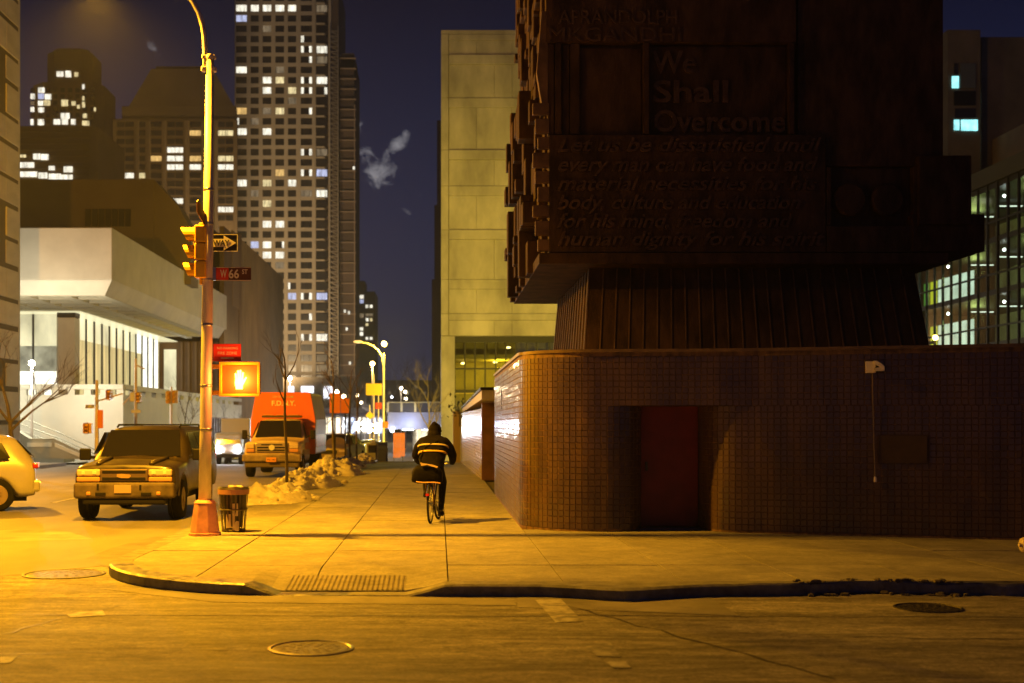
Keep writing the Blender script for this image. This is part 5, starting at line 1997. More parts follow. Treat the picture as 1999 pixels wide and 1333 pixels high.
sts = []
rows_ = [0.0, .06, .2, .31, .40, .55, .80, 1.05, 1.20, 1.30, 1.45, 1.62, 2.05, 2.6, 3.2, 3.62, 3.74, 3.9, 4.12, 4.35, 4.52, 4.62, 4.95, 5.2, 5.32]
for y in rows_:
    zs = .46
    for c in (.80, 4.12):
        q = A(y, c, r=.47)
        if q:
            zs = max(zs, q)
    w = W_ if y > .2 else (.90 if y < .03 else .95)
    zb = .44 if y > .05 else .52
    if y < 1.5:
        belt = 1.06 + .075 * min(1, y / 1.4)
        if y < .03:
            belt = 1.0
        sts.append((y, prof(w, zb, zs, max(.82, zs + .08), belt, 0, 0, .05, True)))
    else:
        zr = 1.80 if y > 2.0 else 1.14 + (1.78 - 1.14) * max(0, (y - 1.45) / .62)
        if y > 5.2:
            zr = 1.72
        sts.append((y, prof(w if y < 5.25 else .95, zb, zs, max(.85, zs + .06), 1.17, .76 if y > 1.9 else .86, zr, .03)))
loft(sts, 'body', carTan, suv, 1)
for s_ in (-1, 1):
    MB().tube([(s_ * .50, .04, 1.10), (s_ * .52, .5, 1.145), (s_ * .56, 1.35, 1.18)], [.03, .04, .03], 8, sx=1.6).build('hood_crease', carTan, suv, smooth=True)
    fl_ = MB()
    for q in range(13):
        a_ = R(8 + 164 * q / 12)
        for (rr, xx) in ((.47, .985), (.53, 1.0), (.53, .95)):
            fl_.v.append((s_ * xx, .80 + rr * math.cos(a_), .40 + rr * math.sin(a_)))
    for q in range(12):
        for j in range(2):
            fl_.f.append((q * 3 + j, q * 3 + j + 1, q * 3 + 4 + j, q * 3 + 3 + j))
    fl_.build('fender_flare', carTan, suv, smooth=True)
# glass
quadpane('windshield', carGlass, suv, [(-.80, 1.475, 1.195), (.80, 1.475, 1.195), (.70, 1.965, 1.725), (-.70, 1.965, 1.725)], (0, -1, .6))
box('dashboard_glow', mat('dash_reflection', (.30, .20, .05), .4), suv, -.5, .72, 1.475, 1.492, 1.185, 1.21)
for s_ in (-1, 1):
    for (ya, yb) in ((2.02, 2.72), (2.80, 3.62), (3.72, 5.0)):
        quadpane('side_window', carGlass, suv, [(s_ * .985, ya - (.3 if ya < 2.1 else 0), 1.24), (s_ * .985, yb, 1.24), (s_ * .835, yb, 1.68), (s_ * .835, ya, 1.68)], (s_, 0, .3))
    MB().tube([(s_ * .64, 2.3, 1.79), (s_ * .64, 2.42, 1.835), (s_ * .64, 4.7, 1.835), (s_ * .64, 4.85, 1.79)], .024, 6).build('roof_rail', blackm, suv)
    mr = MB().box(s_ * 1.02, s_ * 1.25, 1.55, 1.63, 1.12, 1.36).build('mirror', blackm, suv, bevel=.03)
    MB().box(s_ * .95, s_ * 1.03, 1.60, 1.66, 1.15, 1.21).build('mirror_arm', blackm, mr)
    box('headlight', lensClear, suv, s_ * .455, s_ * .90, -.045, .12, .865, .995, bevel=.035, seg=3)
    box('turn_lamp', lensAmber, suv, s_ * .46, s_ * .90, -.04, .12, .758, .85, bevel=.025, seg=3)
    box('fog_lamp', lensAmber, suv, s_ * .62, s_ * .70, -.115, -.06, .50, .575, bevel=.02)
    box('tow_slot', blackm, suv, s_ * .33, s_ * .53, -.112, -.06, .50, .56, bevel=.01)
    box('headlight_bulb', signWhite, suv, s_ * .52, s_ * .60, -.052, -.044, .90, .96, bevel=.004)
    box('headlight_bulb', signWhite, suv, s_ * .74, s_ * .80, -.052, -.044, .90, .96, bevel=.004)
    box('wiper', blackm, suv, s_ * .05 - .02, s_ * .05 + .42 * 1, 1.45, 1.47, 1.20, 1.215)
    for y in (.80, 4.12):
        wheel(suv, s_ * .86, y, .385, .27, mat('dull_alloy', (.25, .2, .15), .5, .6), s_)
        ms = MB().lathe([(.45, -.02), (.45, .02)], (s_ * .80, y, .42), 'x', 24)
        ms.build('wheel_well', blackm, suv)
box('crossbar', blackm, suv, -.64, .64, 2.9, 2.96, 1.825, 1.85)
box('crossbar', blackm, suv, -.64, .64, 4.1, 4.16, 1.825, 1.85)
box('grille_frame', mat('grille_frame', (.18, .13, .09), .4, .5), suv, -.45, .45, -.055, .05, .765, 1.0, bevel=.02)
for (a, b) in ((.915, .975), (.785, .845)):
    gi = box('grille_slot', blackm, suv, -.41, .41, -.062, -.04, a, b, bevel=.008)
MB().prism_y([(-.13, .855), (-.10, .845), (-.05, .83), (.10, .83), (.13, .857), (.13, .885), (.10, .90), (-.05, .91), (-.13, .905)], -.075, -.058).build('badge', mat('gold_badge', (.62, .42, .16), .35, .5), suv)
bp = MB()
bp.box(-.95, .95, -.10, .30, .44, .745)
bp.build('bumper', carDirt, suv, bevel=.06, seg=3)
box('number_plate', mat('dirty_plate', (.42, .30, .24), .6), suv, -.17, .15, -.118, -.101, .545, .70, bevel=.004)
box('valance', blackm, suv, -.78, .78, -.06, .25, .33, .44, bevel=.03)
box('bumper_notch', blackm, suv, -.50, -.46, -.104, -.05, .60, .72)
box('bumper_notch', blackm, suv, .30, .34, -.104, -.05, .60, .70)
box('undertray', blackm, suv, -.7, .7, .3, 5.0, .30, .5)
MB().lathe([(.30, 0), (.30, .5)], (0, 1.2, .3), n=4).build('skid_block', blackm, suv)
box('rear_view_mirror', plasticIvory, suv, -.06, .06, 1.88, 1.9, 1.60, 1.65)
box('rear_bumper', carDirt, suv, -.93, .93, 5.2, 5.42, .46, .68, bevel=.04)
for s_ in (-1, 1):
    box('tail_lamp', lensRed, suv, s_ * .78, s_ * .95, 5.27, 5.36, .85, 1.25, bevel=.02)

# ---- pale crossover turning at the left edge, only its tail in view
CDd = 28.0
cx_ = thing('crossover_car', 'pale crossover cut off by the left edge, tail towards the avenue', 'car', (PX(60, CDd), CDd + .2, ZR), R(113))
# local: front at -y ... the car's length runs along local y, nose at y=4.5
rows_ = [0, .08, .2, .33, .42, .6, .82, 1.05, 1.2, 1.32, 1.6, 2.1, 2.7, 3.2, 3.35, 3.55, 3.72, 4.0, 4.2, 4.35, 4.5]
sts = []
for y in rows_:
    zs = .30
    for c in (.82, 3.5):
        d = abs(y - c)
        if d < .40:
            zs = max(zs, .30 + math.sqrt(.40 ** 2 - d * d) * 1.02)
    w = .90 - (.10 if y < .05 else .03 if y < .12 else 0) - (.1 if y > 4.4 else 0)
    if y > 3.1:
        belt = 1.02 - .16 * (y - 3.1) / 1.4
        sts.append((y, prof(w, .26, zs, max(.66, zs + .06), belt, 0, 0, .05, True)))
    else:
        zr = 1.60
        if y < .45:
            zr = 1.02 + .54 * min(1, (y + .02) / .45)
        if y < .03:
            zr = 1.0
        if y > 2.0:
            zr = 1.60 - .50 * (y - 2.0) / 1.15
        sts.append((y, prof(w, .26 if y > .1 else .38, zs, max(.68, zs + .06), 1.03 if y > .1 else .92, .62, max(zr, 1.06 if y > .1 else .98), .03)))
loft(sts, 'body', carWhite, cx_, 1)
for s_ in (-1, 1):
    quadpane('rear_door_window', carGlass, cx_, [(s_ * .905, .98, 1.07), (s_ * .905, 1.62, 1.06), (s_ * .765, 1.62, 1.50), (s_ * .77, .96, 1.49)], (s_, 0, .3))
    quadpane('front_door_window', carGlass, cx_, [(s_ * .905, 1.70, 1.06), (s_ * .905, 2.75, 1.04), (s_ * .77, 2.15, 1.48), (s_ * .765, 1.70, 1.50)], (s_, 0, .3))
    quadpane('quarter_window', carGlass, cx_, [(s_ * .90, .55, 1.12), (s_ * .905, .92, 1.08), (s_ * .775, .92, 1.48), (s_ * .79, .72, 1.44)], (s_, 0, .3))
    box('tail_lamp', lensRed, cx_, s_ * .72, s_ * .855, -.02, .10, .90, 1.02, bevel=.03)
    box('door_handle', carWhite, cx_, s_ * .895, s_ * .925, 1.08, 1.24, .93, .97, bevel=.01)
    for y in (.82, 3.5):
        wheel(cx_, s_ * .80, y, .345, .22, mat('bright_alloy', (.55, .42, .22), .35, .7), s_, 7)
        MB().lathe([(.38, -.02), (.38, .02)], (s_ * .70, y, .37), 'x', 24).build('wheel_well', blackm, cx_)
box('fuel_flap', carWhite, cx_, .905, .911, .62, .78, .82, .96, bevel=.01)
box('rear_bumper', carWhite, cx_, -.84, .84, -.06, .12, .40, .66, bevel=.05)
quadpane('rear_window', carGlass, cx_, [(-.62, .06, 1.14), (.62, .06, 1.14), (.54, .40, 1.50), (-.54, .40, 1.50)], (0, -1, .5))
box('undertray', blackm, cx_, -.6, .6, .2, 4.3, .2, .34)
lamp_t = glow('tail_glow', (1, .25, .15), 2.5)
box('tail_light_lens', lamp_t, cx_, -.845, -.80, -.03, .0, .93, 1.02)

# ---- ambulance parked at the kerb
AD = 43.6
amb = thing('ambulance', 'red and white box ambulance parked facing us behind the young tree', 'ambulance', (PX(531, AD), AD, ZR), R(-1.0))
rows_ = [0, .05, .25, .42, .5, .7, .9, 1.1, 1.2, 1.35, 1.5, 1.62, 2.2, 2.6, 3.0]
sts = []
for y in rows_:
    zs = .50
    d = abs(y - .80)
    if d < .46:
        zs = max(zs, .46 + math.sqrt(.46 ** 2 - d * d))
    w = .98 if y > .2 else .93
    if y < 1.45:
        sts.append((y, prof(w, .5, zs, max(.9, zs + .07), (1.22 if y > .03 else 1.15) + .06 * y / 1.4, 0, 0, .06, True)))
    else:
        zr = 1.30 + .72 * max(0, min(1, (y - 1.45) / .7))
        sts.append((y, prof(w, .5, zs, .92, 1.32, .76 if y > 1.9 else .88, zr, .03)))
loft(sts, 'cab', ambWhite, amb, 1)
quadpane('windshield', carGlass, amb, [(-.82, 1.49, 1.36), (.82, 1.49, 1.36), (.72, 2.08, 1.95), (-.72, 2.08, 1.95)], (0, -1, .6))
bxm = MB()
bw = 1.18
poly = [(-bw, .75), (bw, .75), (bw, 2.0), (bw - .17, 2.92), (bw - .28, 2.98), (-bw + .28, 2.98), (-bw + .17, 2.92), (-bw, 2.0)]
bxm.prism_y(poly, 2.75, 6.3)
bxm.build('box_body', mat('ambulance_box_white', (.62, .55, .42), .45, var=.08, scale=2), amb, bevel=.04)
fpl = MB().prism_y([(x * .985, z) for x, z in poly], 2.70, 2.748)
fpl.build('box_front', ambRed, amb)
box('box_stripe', ambRed, amb, bw - .001, bw + .006, 2.76, 6.2, 1.0, 1.45)
text('lettering', 'F.D.N.Y.', .25, signWhite, amb, (-.42, 2.69, 2.50), .86, 0, .004, .006)
text('lettering', 'CITY OF NEW YORK', .10, signWhite, amb, (-.38, 2.69, 2.78), .76, 0, .004)
lb_ = MB().box(-.72, .72, 2.3, 2.55, 2.06, 2.14)
lb_.build('light_bar', mat('light_bar', (.08, .06, .05), .4), amb, bevel=.02)
for k in range(3):
    box('beacon_lens', lensAmber, amb, -.66 + k * .46, -.30 + k * .46, 2.28, 2.5, 2.142, 2.17, bevel=.01)
box('grille_surround', mat('ambulance_chrome', (.50, .42, .34), .35, .5), amb, -.56, .56, -.05, .1, .88, 1.20, bevel=.03)
for (a, b, w) in ((1.11, 1.15, .36), (1.01, 1.06, .50), (.92, .97, .50)):
    box('grille_slot', blackm, amb, -w, w, -.06, -.03, a, b, bevel=.008)
MB().lathe([(.10, -.075), (.10, -.05)], (0, 0, 1.035), 'y', 20).build('badge', signWhite, amb)
box('bumper', mat('ambulance_bumper', (.28, .22, .17), .5, .3, var=.3, scale=4), amb, -1.0, 1.0, -.16, .2, .55, .80, bevel=.05, seg=3)
box('lower_bumper', mat('ambulance_lower', (.12, .09, .07), .7), amb, -.92, .92, -.10, .2, .36, .545, bevel=.03)
box('number_plate', mat('orange_plate', (.80, .34, .06), .5), amb, -.17, .17, -.185, -.162, .55, .70, bevel=.004)
text('lettering', 'FD 392', .09, signBlack, amb, (-.13, -.187, .59), .26, 0, .001)
for s_ in (-1, 1):
    box('headlight', lensClear, amb, s_ * .60, s_ * .90, -.04, .1, 1.0, 1.16, bevel=.02)
    box('turn_lamp', lensAmber, amb, s_ * .60, s_ * .90, -.035, .1, .88, .985, bevel=.015)
    mi = MB().box(s_ * 1.12, s_ * 1.30, 1.58, 1.68, 1.30, 1.62).build('mirror', blackm, amb, bevel=.03)
    MB().tube([(s_ * .95, 1.7, 1.35), (s_ * 1.15, 1.64, 1.45)], .02, 6).build('mirror_arm', blackm, mi)
    quadpane('side_window', carGlass, amb, [(s_ * .955, 1.75, 1.38), (s_ * .955, 2.6, 1.38), (s_ * .80, 2.6, 1.90), (s_ * .80, 2.15, 1.90)], (s_, 0, .3))
    wheel(amb, s_ * .86, .80, .40, .26, mat('steel_wheel', (.3, .25, .2), .5, .5), s_)
    wheel(amb, s_ * .92, 4.9, .40, .40, mat('steel_wheel', (.3, .25, .2), .5, .5), s_)
    box('cab_stripe', ambRed, amb, s_ * .993, s_ * 1.0, 1.2, 2.7, .95, 1.18)
box('undertray', blackm, amb, -.75, .75, .3, 6.1, .38, .62)


def sedan(name, label, loc, rz, paint, face_us=True, lights=None):
    t = thing(name, label, 'car', loc, rz, 'cars parked down the avenue')
    rows_ = [0, .06, .3, .42, .75, 1.08, 1.2, 1.35, 2.0, 2.5, 3.0, 3.35, 3.5, 3.85, 4.15, 4.3, 4.5, 4.6]
    s2 = []
    for y in rows_:
        zs = .28
        for c in (.75, 3.8):
            d = abs(y - c)
            if d < .37:
                zs = max(zs, .30 + math.sqrt(.37 ** 2 - d * d))
        w = .88 - (.1 if y < .03 or y > 4.55 else 0)
        if y < 1.3 or y > 4.1:
            s2.append((y, prof(w, .26, zs, max(.6, zs + .06), .80 + .1 * min(1, y / 1.2) if y < 1.3 else .93, 0, 0, .04, True)))
        else:
            zr = min(1.46, .95 + .55 * (y - 1.3) / .8) if y < 2.5 else (1.46 if y < 3.3 else 1.46 - .45 * (y - 3.3) / .8)
            s2.append((y, prof(w, .26, zs, max(.6, zs + .06), .93, .60, max(zr, .98), .03)))
    loft(s2, 'body', paint, t, 1)
    quadpane('windshield', carGlass, t, [(-.70, 1.36, .97), (.70, 1.36, .97), (.56, 2.0, 1.40), (-.56, 2.0, 1.40)], (0, -1, .6))
    quadpane('rear_window', carGlass, t, [(-.68, 4.0, 1.0), (.68, 4.0, 1.0), (.56, 3.45, 1.40), (-.56, 3.45, 1.40)], (0, 1, .6))
    for s_ in (-1, 1):
        quadpane('side_window', carGlass, t, [(s_ * .86, 1.5, .97), (s_ * .86, 3.6, .97), (s_ * .66, 3.25, 1.36), (s_ * .66, 2.05, 1.36)], (s_, 0, .3))
        box('headlight', lights or lensClear, t, s_ * .5, s_ * .8, -.03, .1, .62, .74, bevel=.02)
        box('tail_lamp', lensRed, t, s_ * .5, s_ * .8, 4.5, 4.63, .68, .82, bevel=.02)
        for y in (.75, 3.8):
            wheel(t, s_ * .80, y, .32, .2, alu, s_)
    box('grille', blackm, t, -.4, .4, -.035, .05, .55, .72, bevel=.01)
    box('bumper', paint, t, -.82, .82, -.08, .2, .32, .54, bevel=.04)
    box('number_plate', signWhite, t, -.16, .16, -.095, -.081, .40, .5)
    return t


sedan('parked_car', 'tan parked car between ambulance and young trees', (PX(641, 60), 60, zroad(60)), R(-8), mat('tan_car', (.30, .22, .13), .35, coat=.4))
sedan('parked_car', 'pale silver car nose-on near the mailbox', (PX(716, 78), 78, zroad(78)), 0, mat('silver_car', (.45, .45, .46), .3, .3, coat=.4))
sedan('parked_car', 'dark glossy car half hidden by the orange sign posts', (PX(660, 68), 68, zroad(68)), R(-4), carGrey)
cabc = sedan('parked_car', 'dark car low on the avenue beside the white truck', (PX(462, 92), 92, zroad(92)), R(4), carGrey)

# ---- white truck coming with dazzling headlights
tk = thing('box_truck', 'white box truck coming up the avenue with dazzling headlights', 'truck', (PX(446, 70), 70, zroad(70)), R(2))
box('cargo_box', mat('truck_white', (.62, .60, .58), .5), tk, -.65, .95, 1.8, 6.5, .85, 2.55, bevel=.03)
box('cab', whitepaint, tk, -.80, .70, .25, 1.7, .55, 1.75, bevel=.14, seg=3)
box('bumper', blackm, tk, -.8, .75, .1, .3, .38, .58, bevel=.03)
quadpane('windshield', carGlass, tk, [(-.7, .24, 1.15), (.62, .24, 1.15), (.56, .30, 1.62), (-.64, .30, 1.62)], (0, -1, .2))
hl = glow('headlight_beam', (.95, .97, 1.0), 130)
for x in (-.62, .5):
    MB().lathe([(.14, -.02), (.12, -.06), (.02, -.08)], (x, .22, .80), 'y', 16).build('headlight', hl, tk)
for s_ in (-.62, .58):
    wheel(tk, s_, .8, .36, .22, alu, -1)
    wheel(tk, s_, 5, .36, .3, alu, -1)
for x in (-.62, .5):
    hlz = lamp('headlight_light', (PX(446, 70) + x, 69.4, zroad(70) + .8), 900, (.95, .97, 1.0), .1, None, 'SPOT', spot_size=R(70), spot_blend=.6)
    hlz.rotation_euler = (R(-84), 0, R(-3))

# ------------------------------------------------------------------ cyclist
CY = 22.2
bkx = PX(840, CY)
BR = R(-7.5)
bike = thing('bicycle', 'dark city bicycle ridden away along the sidewalk', 'bicycle', (bkx, CY, 0), BR)
frM = mat('bike_frame', (.05, .035, .03), .4, .4)
for nm, yy_ in (('rear_wheel', 0), ('front_wheel', 1.06)):
    w_ = bpy.data.objects.new(nm, None)
    COL.objects.link(w_)
    w_.parent = bike
    w_.location = (0, yy_, .34)
    if nm == 'front_wheel':
        w_.rotation_euler = (0, 0, R(-5))
    MB().tube([(0, .32 * math.cos(2 * PI * k / 36), .32 * math.sin(2 * PI * k / 36)) for k in range(37)], .02, 8, caps=False).build('tyre', rubber, w_, smooth=True)
    MB().tube([(0, .30 * math.cos(2 * PI * k / 36), .30 * math.sin(2 * PI * k / 36)) for k in range(37)], .009, 6, caps=False).build('rim', alu, w_, smooth=True)
    spk = MB()
    for k in range(20):
        a = 2 * PI * k / 20
        spk.tube([((-1) ** k * .025, 0, 0), (0, .3 * math.cos(a), .3 * math.sin(a))], .0022, 4)
    spk.build('spokes', alu, w_)
    MB().lathe([(.025, -.05), (.025, .05)], axis='x', n=10).build('hub', alu, w_)
bb = Vector((0, .44, .28))
seat_t = Vector((0, .30, .80))
head_t = Vector((0, .84, .86))
head_b = Vector((0, .88, .70))
fm = MB()
fm.tube([bb, seat_t], .018, 8)
fm.tube([bb, head_b], .019, 8)
fm.tube([seat_t, head_t], .016, 8)
fm.tube([head_b, head_t], .02, 8)
for s_ in (-1, 1):
    fm.tube([(s_ * .06, 0, .34), (s_ * .04, .40, .29)], .010, 6)
    fm.tube([(s_ * .06, 0, .34), (s_ * .015, .29, .78)], .009, 6)
    fm.tube([(s_ * .055, 1.06, .34), (s_ * .05, .92, .66)], .012, 6)
fm.tube([(-.05, .92, .66), (.05, .92, .66)], .013, 6)
fm.build('frame', frM, bike, smooth=True)
MB().tube([seat_t, (0, .27, .90)], .013, 8).build('seat_post', alu, bike)
MB().tube([(0, .16, .93), (0, .26, .935), (0, .42, .925)], [.085, .06, .022], 10, sx=1.0).build('saddle', blackm, bike, smooth=True)
hbm = MB().tube([head_t, (0, .82, 1.0)], .013, 8)
hbm.tube([(-.31, .74, 1.01), (-.2, .80, 1.02), (0, .82, 1.0), (.2, .80, 1.02), (.31, .74, 1.01)], .012, 8)
hbm.build('handlebar', alu, bike, smooth=True)
rk = MB()
for s_ in (-1, 1):
    rk.tube([(s_ * .07, .2, .72), (s_ * .07, -.25, .72)], .006, 5)
    rk.tube([(s_ * .07, -.05, .72), (s_ * .06, 0, .34)], .006, 5)
for y in (-.2, -.05, .1):
    rk.tube([(-.07, y, .72), (.07, y, .72)], .006, 5)
rk.build('rear_rack', mat('copper_rack', (.45, .25, .15), .4, .5), bike)
crk = MB()
crk.lathe([(.09, .05), (.09, .056)], (0, .44, .28), 'x', 24)
crk.tube([(.06, .44, .28), (.075, .46, .12)], .012, 6)
crk.tube([(-.06, .44, .28), (-.075, .42, .44)], .012, 6)
crk.build('crank', alu, bike)
for (x, y, z) in ((.125, .46, .115), (-.125, .42, .445)):
    box('pedal', blackm, bike, x - .045, x + .045, y - .04, y + .04, z - .012, z + .012)
fend = MB()
fend.tube([(0, .36 * math.cos(a), .34 + .36 * math.sin(a)) for a in [R(20 + 14 * k) for k in range(11)]], [.03] * 11, 6, sx=.9)
fend.build('mudguard', blackm, bike)
box('reflector', lensRed, bike, -.03, .03, -.37, -.355, .50, .54)


def remesh(o, vox, smooth_it=4):
    r = o.modifiers.new('Remesh', 'REMESH')
    r.mode = 'VOXEL'
    r.voxel_size = vox
    r.use_smooth_shade = True
    s_ = o.modifiers.new('Smooth', 'SMOOTH')
    s_.iterations = smooth_it
    s_.factor = .5
    return o


def chain(b_, pts, n=12, sx=1.0):
    """capsule chain through (x,y,z,r)"""
    for k in range(len(pts) - 1):
        a, c = pts[k], pts[k + 1]
        b_.tube([a[:3], c[:3]], [a[3], c[3]], n)
    for q in pts:
        b_.ball(q[:3], q[3], n=10, m=8)
    return b_


per = thing('person', 'hooded person in dark jacket with two reflective stripes, riding away', 'person', (bkx, CY, 0), BR)
bd = MB()
# pelvis, trunk core, legs, feet, neck, head, hands: one surface
chain(bd, [(-.09, .22, .97, .125), (.09, .22, .97, .125)])
chain(bd, [(0, .24, 1.02, .15), (0, .34, 1.22, .15), (0, .44, 1.40, .14), (0, .50, 1.50, .06), (0, .56, 1.57, .075)])
bd.ball((0, .575, 1.60), .078, .098, .115, 12, 9)
bd.ball((0, .665, 1.585), .018, .028, .022)                     # nose
for s_ in (-1, 1):
    bd.ball((s_ * .078, .57, 1.595), .012, .022, .034)           # ears
    bd.ball((s_ * .03, .655, 1.61), .014, .014, .010)            # eyes
bd.ball((0, .66, 1.535), .024, .014, .008)
chain(bd, [(.10, .24, .95, .108), (.135, .62, .70, .078), (.13, .50, .34, .058), (.125, .41, .20, .045)])
chain(bd, [(-.10, .24, .95, .108), (-.16, .66, .84, .078), (-.14, .46, .60, .058), (-.13, .38, .53, .045)])
chain(bd, [(.125, .38, .165, .045), (.13, .50, .145, .048), (.135, .57, .135, .034)])
chain(bd, [(-.13, .34, .495, .045), (-.135, .45, .475, .048), (-.14, .52, .465, .034)])
for s_ in (-1, 1):
    chain(bd, [(s_ * .20, .45, 1.40, .06), (s_ * .31, .52, 1.20, .05), (s_ * .295, .72, 1.04, .036)], 10)
    bd.ball((s_ * .292, .765, 1.035), .036, .045, .028)
    for k in range(4):
        x = s_ * (.262 + k * .02)
        chain(bd, [(x, .77, 1.035, .0105), (x, .80 + .004 * (k in (1, 2)), 1.022, .0105), (x, .775, .998 + .002 * k, .009)], 6)
    chain(bd, [(s_ * .262, .745, 1.03, .012), (s_ * .25, .765, 1.005, .010)], 6)
bo = bd.build('body', pantsM, per, smooth=True)
remesh(bo, .011, 2)


def torso_ring(t):
    """jacket trunk: centre, half width, half depth at t from hem (0) to collar (1)"""
    P_ = [(0, .13, .90, .20, .165), (.12, .18, .96, .215, .175), (.3, .23, 1.06, .215, .17), (.5, .30, 1.18, .235, .165), (.7, .38, 1.31, .262, .16), (.85, .44, 1.41, .262, .145), (.95, .475, 1.475, .185, .12), (1.0, .50, 1.52, .10, .09)]
    for i in range(len(P_) - 1):
        a, b = P_[i], P_[i + 1]
        if a[0] <= t <= b[0]:
            q = (t - a[0]) / (b[0] - a[0])
            return [a[k] + (b[k] - a[k]) * q for k in range(1, 5)]
    return P_[-1][1:]


def ringpt(t, a, grow=0.0):
    y, z, w, d = torso_ring(t)
    ax = Vector((0, .42, .90)).normalized()
    e2 = Vector((1, 0, 0))
    e3 = ax.cross(e2).normalized()
    c_, s_ = math.cos(a), math.sin(a)
    p = 2 / 2.6
    cx__ = math.copysign(abs(c_) ** p, c_) * (w + grow)
    sx__ = math.copysign(abs(s_) ** p, s_) * (d + grow)
    return Vector((0, y, z)) + e2 * cx__ + e3 * sx__


jk = MB()
n, m = 28, 22
for j in range(m + 1):
    for k in range(n):
        a = 2 * PI * k / n
        q = ringpt(j / m, a)
        f_ = .010 * mnoise.noise(q * 11) + .012 * mnoise.noise(Vector((q.x * 4, q.y * 4, q.z * 13)))
        jk.v.append(tuple(q + Vector((q.x, -.1, 0)).normalized() * f_))
for j in range(m):
    for k in range(n):
        q = j * n
        jk.f.append((q + k, q + (k + 1) % n, q + n + (k + 1) % n, q + n + k))
jk.f.append(tuple(range(n))[::-1])
jk.f.append(tuple(m * n + k for k in range(n)))
for s_ in (-1, 1):
    chain(jk, [(s_ * .19, .43, 1.40, .098), (s_ * .27, .46, 1.31, .090), (s_ * .325, .50, 1.18, .080), (s_ * .315, .62, 1.09, .066), (s_ * .298, .705, 1.045, .052)], 14)
jo = jk.build('jacket', jacketM, per, smooth=True)
remesh(jo, .012, 3)
hdm = MB()
hdm.ball((0, .545, 1.605), .112, .125, .145, 18, 12)
chain(hdm, [(0, .49, 1.50, .125), (0, .53, 1.56, .115)], 14)
hdm.ball((0, .505, 1.705), .055, .065, .07, 10, 8)
for k in range(16):
    a = 2 * PI * k / 16
    hdm.ball((.105 * math.cos(a), .62, 1.60 + .135 * math.sin(a)), .022, .03, .022, 6, 5)
ho = hdm.build('hood', jacketM, per, smooth=True)
remesh(ho, .012, 3)
box('hood_label', reflWhite, per, -.012, .018, .405, .42, 1.555, 1.585)
for (t0, t1, mm, nm) in ((.665, .705, reflWhite, 'reflective_stripe'), (.485, .53, reflYellow, 'reflective_stripe')):
    sb = MB()
    kk = 24
    for i in range(kk + 1):
        a = PI * 1.0 + PI * (i / kk)
        a = R(182 + 176 * i / kk)
        for t in (t0, t1):
            sb.v.append(tuple(ringpt(t, a, .016) if True else 0))
    for i in range(kk):
        sb.f.append((2 * i, 2 * i + 2, 2 * i + 3, 2 * i + 1))
    so = sb.build(nm, mm, per, smooth=True)
    sd_ = so.modifiers.new('Solid', 'SOLIDIFY')
    sd_.thickness = .008
    sd_.offset = 0
for s_ in (-1, 1):
    sb = MB()
    x_, y_, z_ = (.125, .46, .135) if s_ > 0 else (-.132, .42, .465)
    sb.box(x_ - .048, x_ + .048, y_ - .12, y_ + .15, z_ - .018, z_ + .0)
    sb.ball((x_, y_ - .05, z_ + .04), .048, .085, .055)
    sb.ball((x_, y_ + .08, z_ + .025), .046, .085, .036)
    remesh(sb.build('shoe', rubber, per, smooth=True), .012, 2)

bag = thing('messenger_bag', 'bulging black messenger bag resting on the rear rack', 'bag', (bkx, CY, 0), BR)
bgm = MB()
nn_, mm_ = 24, 14
for j in range(1, mm_):
    t = PI * j / mm_
    for k in range(nn_):
        a = 2 * PI * k / nn_
        sq = lambda v_, p: math.copysign(abs(v_) ** p, v_)
        x = .27 * sq(math.sin(t), .6) * sq(math.cos(a), .6)
        y = .13 * sq(math.sin(t), .6) * sq(math.sin(a), .6)
        z = .165 * sq(math.cos(t), .6)
        q = Vector((x, y, z))
        q *= 1 + .10 * mnoise.noise(q * 9)
        q.z -= .05 * abs(q.x / .27) ** 2
        bgm.v.append((q.x - .05, q.y - .06, q.z + .875))
for j in range(mm_ - 2):
    for k in range(nn_):
        q = j * nn_
        bgm.f.append((q + k, q + nn_ + k, q + nn_ + (k + 1) % nn_, q + (k + 1) % nn_))
bgm.f.append(tuple(range(nn_)))
bgm.f.append(tuple((mm_ - 2) * nn_ + k for k in range(nn_))[::-1])
bgm.build('bag_body', bagM, bag, smooth=True)
MB().prism_y([(-.14, .0), (.06, -.03), (.16, -.06), (.15, -.085), (.05, -.06), (-.02, -.035), (-.13, -.05)], -.215, -.19).build('pale_flap', mat('pale_lining', (.62, .45, .32), .7), bag, loc=(0, 0, 1.06))
MB().tube([(-.22, -.19, .735), (-.1, -.20, .72), (.1, -.20, .725), (.2, -.19, .71)], .012, 6).build('piping', mat('orange_piping', (.65, .35, .15), .5), bag)
MB().tube([(-.15, -.1, 1.03), (-.2, .1, 1.12), (-.12, .20, 1.32), (.1, .26, 1.44)], .018, 6).build('strap', bagM, bag)

# ------------------------------------------------------------------ poles, signals and lamps down the avenue


def far_lamp(name, label, px, py, D, col, es, power, r=.2, ptop=None, pole=True, prad=.07, plum=None):
    zb = zroad(D)
    c = P(px, py, D)
    t = thing(name, label, 'street lamp', (c.x, D, zb), 0, 'street lamps down the avenue')
    h = c.z - zb
    if pole:
        MB().tube([(0, 0, 0), (0, 0, h * .5), (0, 0, h - r)], [prad * 1.4, prad, prad * .8], 8).build('pole', poleM, t)
    MB().ball((0, 0, h), r, n=12, m=8).build('globe', glow('globe_%s' % name + '_%d' % int(es) + '_%d' % int(col[2] * 100), col, es), t)
    if power:
        lamp('globe_light', (c.x, D - r * 1.6, c.z), power, col, r)
    return t


